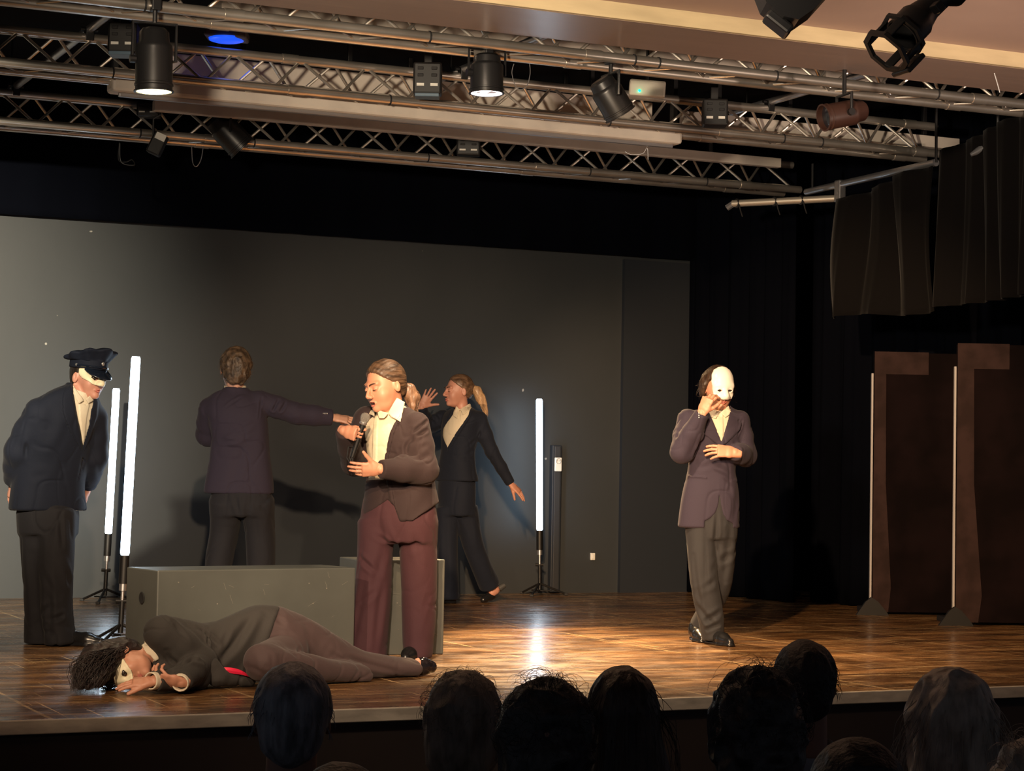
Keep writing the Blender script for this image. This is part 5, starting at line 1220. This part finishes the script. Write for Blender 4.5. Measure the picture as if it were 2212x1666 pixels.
    def visor(P):
        q = C.q(P); y = q[:, 1]; z = q[:, 2]+(y-.09)*.75+.006+q[:, 0]**2*3.2; d = ell(q*A3(1, 1, 0), (0, .055, 0), (.092, .112, 1))
        return smax(smax(d, np.abs(z)-.0035, .003), .062-y+np.abs(q[:, 0])*.1, .003)
    sdfobj('visor', visor, C.c-.2, C.c+.2, .003, mat('patent_visor', (.008, .012, .022), .15), cb)
    P = [C.w(.0985*math.sin(a), .1185*math.cos(a), .0) for a in np.linspace(-1.5, 1.5, 18)]
    MB().tube(P, .006, 8).build('chin_strap', mat('patent_visor', (.008, .012, .022), .15), cb, smooth=True)
    for a in (-1.45, 1.45): MB().lathe([(0, .005), (.006, .004), (.008, 0), (0, 0)], 14, o=C.w(.1*math.sin(a), .12*math.cos(a), .002), R=aimR(C.R@A3(math.sin(a), math.cos(a), 0))).build('cap_button', m_silver, cb, smooth=True)
    tag(MB().lathe([(0, .004), (.008, .003), (.011, 0), (0, 0)], 8, o=C.w(0, .119, .022), R=aimR(C.R[:, 1])).build('badge', m_silver, cb, smooth=True), 'small silver badge')
m_trd = mat('black_grey_trousers', (.014, .014, .017), .8, spec=.18, sheen=.04, bump=(220, .12))
m_silver = mat('silver_button', (.6, .6, .58), .3, metal=.8)
m_navy = mat('navy_jacket', (.0075, .010, .019), .8, spec=.18, sheen=.04, bump=(220, .12))
m_cap = mat('cap_cloth', (.007, .010, .020), .8, spec=.2)
man_back(); woman_back(); officer()
# ================================================================= woman lying on the stage floor
def lying():
    s = 462.; p, L = person(560, 1475, 9.75, '', '')
    def G(x, y, o=0.): return L(x, y, (x-560)*.00132+o)
    hd = Frame(G(270, 1437, -.02), (.05, -.78, -.62), (-.97, -.12, -.18), 1.02)
    ax = nrm(np.array([.83, .56, 0])); up = (0, 0, 1)
    T = [(G(327, 1413), .10, .085), (G(340, 1407), .135, .11), (G(365, 1404), .150, .12), (G(405, 1408), .142, .12), (G(448, 1411), .134, .115), (G(500, 1400), .150, .118), (G(552, 1389), .170, .12), (G(592, 1386), .165, .125)]
    s1, e1, w1 = G(350, 1368, -.09), G(432, 1432, -.13), G(392, 1473, -.35)
    s2, e2, w2 = G(350, 1448, -.06), G(428, 1466, -.17), G(334, 1471, -.30)
    h1 = hand_prims(w1, (-.85, -.25, .10), (-.15, -.70, -.68), -1, (.5, .6, .68, .75), .06, (.5, .1, .2), 1.05, .1)
    h2 = hand_prims(w2, (-1, -.12, -.06), (-.05, -.35, .93), -1, (.10, .12, .14, .2), .10, (.3, .2, .1), 1.0, .05)
    legs = [dict(rows=[(G(592, 1368, .0), .118, .115), (G(650, 1384, .0), .108, .11), (G(705, 1410, -.01), .092, .10), (G(770, 1434, .0), .068, .09), (G(840, 1441, .0), .052, .095), (G(888, 1443, .0), .046, .105)], side=up, foot=[G(880, 1444), G(905, 1440, .0), G(926, 1441, .0)], fr=[.032, .038, .028]),
            dict(rows=[(G(628, 1405, -.05), .085, .09), (G(595, 1420, -.18), .085, .085), (G(562, 1432, -.30), .070, .075)], side=(1, 0, 0), nb=1, ball=(G(564, 1432, -.29), .072)),
            dict(rows=[(G(556, 1436, -.30), .060, .062), (G(590, 1434, -.30), .072, .075), (G(680, 1446, -.22), .062, .08), (G(770, 1458, -.12), .05, .10)], side=up, nb=1)]
    X = lambda *a: XZ(G, a, -.1)
    JF = [(G(372, 1345, -.15), G(432, 1400, -.25), .012, .012), (G(430, 1352, -.1), G(470, 1395, -.13), .010, .012), (G(447, 1350, -.1), G(447, 1420, -.14), .006, .010), (G(550, 1325, -.1), G(470, 1440, -.14), .018, .014), (G(500, 1350, -.12), G(480, 1400, -.14), .012, .008), (G(575, 1330, -.1), G(520, 1440, -.12), .022, .010), (G(395, 1440, -.3), G(430, 1410, -.26), .010, .012), (G(405, 1425, -.3), G(440, 1440, -.26), .010, .012), (G(350, 1400, -.2), G(400, 1430, -.25), .012, .012)]
    TF = [(G(600, 1340, -.1), G(650, 1380, -.12), .012, .010), (G(620, 1345, -.1), G(690, 1440, -.12), .018, .010), (G(700, 1400, -.1), G(760, 1450, -.12), .014, .012), (G(740, 1420, -.1), G(870, 1455, -.12), .012, .012), (G(575, 1412, -.35), G(575, 1440, -.37), .008, .008), (G(590, 1408, -.35), G(592, 1440, -.37), .008, .008), (G(630, 1405, -.3), G(650, 1440, -.3), .010, .012), (G(650, 1400, -.2), G(640, 1425, -.3), .009, .012)]
    hemc = G(600, 1400)
    def jcut(P):                              # slanting hem over the hip
        a = G(606, 1310); c = G(560, 1455); n = nrm(np.array([-(c[2]-a[2]), 0, c[0]-a[0]])); n = n if n[0] > 0 else -n
        return (P-A3(*a))@A3(*n)
    b, j, t = figure(p, L, 'woman in charcoal jacket and cream eye mask lying on her side at the stage front', T, up, hd, (G(345, 1408), G(318, 1418)),
        [dict(p=[s1, e1, w1], r=[.085, .070, .048], hand=h1, n=7, fd=.012, cuff='show', cr=.036, cl=.025), dict(p=[s2, e2, w2], r=[.062, .052, .044], hand=h2, cuff='show', cr=.036, cl=.03, fd=.006)], legs,
        [(G(560, 1389), .15, .108), (G(600, 1386), .155, .12), (G(625, 1392), .14, .12)], m_suitg, mat('plum_brown_trousers', (.042, .023, .023), .8, sheen=.08, bump=(220, .1)), sk_warm,
        V=[X((290, 1380), (318, 1392), (345, 1418), (352, 1440), (330, 1470), (290, 1470))], laps=[(X((318, 1388), (350, 1415), (358, 1442), (340, 1460), (350, 1440), (340, 1418)), .006)],
        wings=[X((298, 1396), (318, 1396), (338, 1408), (344, 1424), (334, 1430), (322, 1418), (308, 1412))], jf=JF, tf_=TF, neckr=.046, jcut=jcut, zmin=0., axd=ax, jamp=.007, tamp=.008, yf=.05, jcol=-.01)
    # shoe, strap
    f1, f2, f3 = G(890, 1444, .0), G(912, 1440, .0), G(930, 1441, .0)
    def shoe(P):
        f = smin(rc(P, f1, f2, .040, .044), rc(P, f2, f3, .044, .030), .01); x = P[:, 0]
        cap = smax(f, (G(904, 0)[0]+.010*np.cos((P[:, 2]-f2[2])*60))-x, .004)
        rim = smax(smax(f, np.abs(P[:, 1]-f2[1]-.030)-.016, .003), f1[0]-.0-x, .003)
        return smax(smin(cap, rim, .006), .002-P[:, 2], .003)
    sh = sdfobj('shoe', shoe, f1-.12, f3+.12, .0045, mat('patent_shoe', (.012, .010, .012), .12), b)
    c = f1+np.array([.012, 0, 0]); m = MB().tube([c+np.array([.004*math.sin(w*2), math.cos(w)*.043, math.sin(w)*.043]) for w in np.linspace(0, 2*PI, 21)], .0045, 6)
    st = m.build('ankle_strap', mat('patent_shoe', (.012, .010, .012), .12), sh, smooth=True); MB().box(c+np.array([0, -.044, .004]), (.012, .005, .014), bev=.002).build('buckle', m_silver, st)
    # red lining of the jacket
    m_red = mat('red_lining', (.62, .012, .05), .5)
    a = [G(478, 1446, -.20), G(500, 1449, -.22), (G(525, 1455, -.22)), G(552, 1469, -.22)]
    m = MB(); P = bez(a, 6); v = []; f = []
    for i, q in enumerate(P):
        w = .012*math.sin(PI*min(1, .15+i/len(P)))
        for dz, dy in ((w, .01), (0, -.004), (-w, .0), (0, .03)): v.append((q[0], q[1]+dy, q[2]+dz))
    for i in range(len(P)-1):
        for k in range(4): f.append((i*4+k, i*4+(k+1) % 4, i*4+4+(k+1) % 4, i*4+4+k))
    m.add(v, f+[(0, 3, 2, 1), tuple(len(v)-4+k for k in range(4))]); tag(m.build('lining', m_red, j, smooth=True), 'bright red lining edge')
    fl = sdfobj('jacket_flap', lambda P: smax(chain(P, [G(452, 1440, -.17), G(470, 1462, -.19), G(540, 1471, -.17)], [.045, .040, .024], .02), .003-P[:, 2], .003), G(440, 1480, -.3)-.1, G(560, 1400, -.1)+.12, .007, m_suitg, j, cloth(.008, (14, 14, 14)))
    # hair: cap plus loose locks spread on the boards
    hm = hair_mat('hair_near_black', (.010, .007, .007), (.030, .019, .017), (20, 50, 50), .5)
    def hair(P):
        q = hd.q(P); d = hair_field(q, HL, .012, -.08)
        for pts, r in (([G(245, 1405, .03), G(205, 1420, .02), G(186, 1455, -.02), G(176, 1478, -.06)], [.05, .055, .05, .022]), ([G(230, 1440, -.06), G(205, 1462, -.1), G(190, 1480, -.12)], [.05, .042, .018]), ([G(285, 1398, .03), G(262, 1402, .0), G(240, 1425, -.05)], [.03, .04, .045])): d = smin(d, chain(P, pts, r, .02), .02)
        return smax(d, .004-P[:, 2], .004)
    def hdz(v, n): return (.018*(ridge(v+.03*vnoise(v, (9, 9, 9))[:, None], (12, 34, 34), 2)-.5)+.008*(vnoise(v, (50, 50, 50))-.5))*np.clip(v[:, 2]*30, 0, 1)
    hb = sdfobj('hair', hair, G(160, 1490, -.3)-.08, G(330, 1380, .2)+.12, .005, hm, b, hdz)
    rr = random.Random(3); m = MB()
    for i in range(460):
        u = rr.random(); st_ = G(270-60*u+rr.uniform(-12, 12), 1400+25*u+rr.uniform(-8, 12), -.03+rr.uniform(-.07, .05)); en = G(rr.uniform(150, 215), rr.uniform(1470, 1487), rr.uniform(-.2, .05)); en[2] = rr.uniform(.003, .03)
        mid = (st_+en)/2+np.array([rr.uniform(-.07, .05), rr.uniform(-.09, .05), rr.uniform(.0, .075)]); m.tube(bez([st_, mid, en], 6), [.0022*(1-i2/14) for i2 in range(13)], 4, cap=False)
    for i in range(70):
        st_ = hd.w(rr.uniform(.0, .07), rr.uniform(-.02, .06), rr.uniform(.09, .12)); en = hd.w(rr.uniform(-.02, .09), rr.uniform(.03, .09), rr.uniform(.03, .06)); m.tube(bez([st_, (st_+en)/2+hd.R@A3(.0, .03, .01), en], 5), [.002]*11, 4, cap=False)
    join_mesh(hb, m)
    def mask(P):
        q = hd.q(P); X_ = q.copy(); X_[:, 0] = np.abs(X_[:, 0]); f = head_field(q)
        o = [(0, .050), (.03, .056), (.06, .050), (.078, .034), (.076, .01), (.062, -.018), (.045, -.030), (.02, -.034), (0, -.036)]; o = o+[(-x, z) for x, z in o[::-1][1:-1]]
        d = smax(poly2(q[:, 0], q[:, 2], o), np.maximum(np.abs(f-.006)-.0028, .012-q[:, 1]), .003)
        return smax(d, -poly2(X_[:, 0], q[:, 2], [(.016, -.002), (.024, .010), (.036, .013), (.052, .004), (.038, -.008), (.024, -.010)]), .003)
    sdfobj('half_mask', mask, hd.c-.18, hd.c+.18, .0032, m_mask, b); eyes(hd, b, m_eyed, .0155)
    MB().tube(bez([hd.w(.070, .03, .036), hd.w(.088, .02, .052), hd.w(.09, -.01, .07)], 4), .0016, 5).build('mask_ribbon', m_mask, b)
lying()
# ================================================================= audience
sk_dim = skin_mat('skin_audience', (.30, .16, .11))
HM = {}
def spectator(px, yt, Z, hw, kind, hm, cm, label, sw=.21, turn=0., tilt=0., collar=None, seed=1, drop=.262, nk=1.):
    p, L = person(px, yt, Z, '', ''); p[2] = HALL
    top = L(px, yt, 0)[2]; k = hw/.086; hc = np.array([0, 0, top-.126*k]); hd = Frame(hc, (math.sin(turn), math.cos(turn), -.06), (tilt, 0, 1), k*.98)
    shz = hc[2]-drop; hz = .50
    T = [(A3(0, -.03, hz-.06), sw*.86, .14), (A3(0, -.03, hz+.15), sw*.80, .13), (A3(0, -.02, shz-.16), sw*.92, .13), (A3(0, -.01, shz-.03), sw, .10), (A3(0, -.01, shz+.045), sw*.62, .075), (A3(0, .0, shz+.085), .07, .06)]
    arms = [[A3(x*(sw-.02), 0, shz-.035), A3(x*(sw+.04), .06, hz+.12), A3(x*.10, .24, hz+.10)] for x in (-1, 1)]
    nb, nt_ = A3(0, -.005, shz+.02), hd.w(0, -.02, -.07)
    leg = [[A3(x*.10, .0, hz), A3(x*.12, .33, hz+.02), A3(x*.11, .30, .08), A3(x*.11, .40, .05)] for x in (-1, 1)]
    def body(P):
        d = loft(P, grow(T, -.02), X1, axd=(0, 0, 1)); d = smin(d, rc(P, nb, nt_, .062*nk, .056*nk), .03); d = smin(d, head_field(hd.q(P)), .015)
        for a in arms: d = smin(d, chain(P, a, [.04, .035, .03]), .02)
        for l in leg: d = smin(d, chain(P, l, [.07, .055, .04, .03]), .02)
        for a in arms: d = smin(d, ell(P, a[2]+A3(0, .05, -.01), (.035, .06, .018)), .01)
        return d
    lo = np.array([-.34, -.25, 0.]); hi = np.array([.34, .72, top+.03])
    b = sdfobj('person', body, lo, hi, .03, sk_dim, None, fine=([(-.12, .12, .007)], [(-.13, .14, .007)], [(hc[2]-.22, top+.02, .007)]))
    place(b, p, label, group='spectators seated in front of the stage')
    def shirt(P):
        d = loft(P, T, X1, axd=(0, 0, 1)); d = smax(d, -rc(P, nb, nt_+A3(0, 0, .1), .066*nk, .066*nk), .006)
        for a in arms: d = smin(d, smax(chain(P, a, [.058, .052, .04]), P[:, 1]-.22, .005), .02)
        if collar:
            h = P[:, 2]-(shz+.085)-P[:, 1]*.35; e = rc(P, nb, nt_, .072*nk, .070*nk); d = smin(d, smax(np.abs(e-.004)-.005, np.maximum(h-collar, -h-.07), .004), .012)
        return d
    sh = sdfobj('shirt', shirt, np.array([-.34, -.25, .3]), np.array([.34, .40, hc[2]+.02]), .009, cm, b, cloth(.006))
    def trou(P):
        d = loft(P, [(A3(0, -.02, hz-.10), .17, .12), (A3(0, -.02, hz+.02), .16, .12)], X1, axd=(0, 0, 1))
        for l in leg: d = smin(d, chain(P, l[:3], [.095, .075, .06]), .03)
        return d
    sdfobj('trousers', trou, np.array([-.34, -.25, .03]), np.array([.34, .60, .62]), .016, m_trd, b)
    for l in leg: sdfobj('shoe', lambda P: shoe_field(P, l[2]*A3(1, 1, 0)-A3(0, .04, 0), (0, 1, 0), .28), l[2]*A3(1, 1, 0)-.15, l[2]*A3(1, 1, 0)+A3(.15, .35, .2), .014, m_shoe, b)
    rr = random.Random(seed); q0 = lambda P: hd.q(P)
    W = hw/k/.98
    def hair(P):
        q = q0(P); g = 9*0
        if kind == 'short': d = hair_field(q, HL, W-.0765, -.085); d = smin(d, ell(q, (0, -.07, -.035), (.058, .035, .055)), .03)
        elif kind == 'bald': d = hair_field(q, HL, W-.0765, -.06)
        elif kind == 'bob': d = smax(smin(ell(q, (0, -.02, .028), (W, W*1.15, .100)), ell(q, (0, -.03, -.055), (W*.93, .085, .085)), .04), q[:, 1]-.045, .02)
        elif kind == 'curly': d = smax(smin(ell(q, (0, -.015, .025), (W, W*1.1, .102)), ell(q, (0, -.03, -.06), (W*.92, .09, .09)), .04), q[:, 1]-.06, .02)
        else: d = smax(smin(smin(ell(q, (0, -.02, .03), (W, W*1.12, .10)), loft(q, [(A3(0, -.02, .02), W*.98, .095), (A3(.01, -.035, -.07), W*1.08, .09), (A3(.02, -.055, -.16), W*1.22, .075), (A3(.03, -.07, -.26), W*1.32, .05)], X1, axd=(0, 0, 1)), .03), 9, .01), q[:, 1]-.05, .02)
        return d
    amp, fr_ = {'short': (.004, (30, 30, 18)), 'bald': (.002, (30, 30, 30)), 'bob': (.010, (22, 22, 16)), 'curly': (.016, (26, 26, 24)), 'long': (.006, (30, 30, 3.5)), 'wavy': (.014, (24, 24, 11))}[kind]
    def hdz(v, n): return amp*(ridge(v, fr_, seed)-.5)*1.3+amp*.5*(vnoise(v, tuple(2.3*f for f in fr_), seed)-.5)
    hb = sdfobj('hair', hair, hc-np.array([.22, .24, .42 if kind in ('long', 'wavy') else .24]), hc+np.array([.22, .2, .2]), .0055, hm, b, hdz)
    m = MB(); n = {'short': 120, 'bald': 20, 'bob': 200, 'curly': 320, 'long': 110, 'wavy': 150}[kind]
    for i in range(n):
        a = rr.uniform(-PI*.5, PI*.5); e = rr.uniform(-.35, 1.45) if kind != 'short' else rr.uniform(-.4, 1.4)
        n_ = np.array([math.cos(e)*math.sin(a*1.15), -abs(math.cos(e)*math.cos(a)), math.sin(e)]); bp_ = hd.c+hd.R@(np.array([0, -.02, .025])+n_*np.array([W, W*1.12, .10])).astype(F4)*hd.k*.97
        if kind in ('long', 'wavy'):
            en = bp_+np.array([n_[0]*.05+rr.uniform(-.01, .01), -.02, -.12-rr.random()*.14]); mid = (bp_+en)/2+np.array([n_[0]*.02, -.015, .02])+np.array([rr.uniform(-.01, .01)]*3)
            pts = bez([bp_, mid, en], 5); r = .0010
        elif kind in ('curly', 'bob'):
            L0 = rr.uniform(.02, .055 if kind == 'curly' and e > .9 else .035); ph = rr.random()*6; c1 = np.cross(n_, [0, 0, 1.])+.01; t_ = nrm(np.cross(n_, [math.cos(ph), math.sin(ph), .3])); pts = [bp_+n_*L0*.6*math.sin(u*2.8)+t_*L0*.7*(1-math.cos(u*2.4)) for u in np.linspace(0, 1, 8)]; r = .0007
        else: d_ = np.array([n_[0]*.3+rr.uniform(-.2, .2), -.1, -.9]); pts = [bp_+d_*.03*u+n_*.004*math.sin(u*3) for u in np.linspace(0, 1, 5)]; r = .0010
        m.tube(pts, [r*(1-.7*i2/len(pts)) for i2 in range(len(pts))], 3, cap=False)
    join_mesh(hb, m)
    return b, sh
h_grey = hair_mat('hair_grey', (.12, .12, .13), (.32, .32, .34), (50, 50, 10), .5)
h_sand = hair_mat('hair_sandy', (.16, .13, .10), (.32, .27, .22), (40, 40, 10), .5)
h_dark = hair_mat('hair_dark_curl', (.022, .019, .018), (.07, .06, .058), (40, 40, 30), .5)
h_brown = hair_mat('hair_long_brown', (.022, .014, .010), (.06, .04, .028), (60, 60, 5), .45)
h_black = hair_mat('hair_black_crop', (.010, .008, .008), (.022, .018, .018), (60, 60, 60), .55)
h_blond = hair_mat('hair_ash_blonde', (.30, .25, .20), (.6, .52, .43), (40, 40, 12), .5)
c_dark = mat('dark_jacket_cloth', (.02, .02, .023), .8); c_pale = mat('pale_top', (.30, .32, .34), .8); c_pink = mat('dusty_pink_top', (.20, .11, .10), .85); c_blue = mat('blue_grey_polo', (.22, .27, .32), .8)
spectator(636, 1432, 4.7, .089, 'short', h_grey, c_dark, 'spectator with short grey hair and visible ears, leftmost of the audience heads', collar=.03, seed=1, sw=.18)
spectator(1002, 1448, 4.95, .089, 'bob', h_sand, c_pale, 'spectator with collar-length sandy bob and pale top, between grey head and dark curly head', collar=.02, seed=2, tilt=.03, sw=.17)
spectator(1181, 1468, 4.0, .087, 'curly', h_dark, c_dark, 'spectator with dark curly hair and loose wisps on top, beside the long straight hair', seed=3, sw=.17)
spectator(1346, 1440, 4.95, .080, 'long', h_brown, c_pink, 'spectator with long straight dark brown hair, centre of the audience', seed=4, sw=.17)
spectator(1632, 1442, 4.1, .0875, 'curly', h_dark, c_dark, 'spectator with thick dark wavy hair in front of the cropped head with polo collar', seed=5, turn=-.2, sw=.18)
spectator(1738, 1383, 5.6, .085, 'short', h_black, c_blue, 'spectator with cropped black hair, bare neck and blue-grey polo collar, highest audience head', collar=.035, seed=6, drop=.262, nk=1.05)
spectator(2052, 1440, 4.7, .092, 'wavy', h_blond, c_pink, 'spectator with long wavy ash-blonde hair and dusty pink top, near the right edge', seed=7, sw=.20)
spectator(1850, 1596, 3.4, .084, 'short', h_black, c_dark, 'spectator showing only a dark rounded crown at the bottom edge, below the polo collar', seed=8)
spectator(2240, 1592, 3.9, .086, 'curly', h_blond, c_pink, 'spectator with light curly hair cut by the lower right corner', seed=9)
spectator(738, 1647, 3.3, .080, 'bald', h_black, c_dark, 'spectator showing only the tip of a dark crown beside the grey head', seed=10)
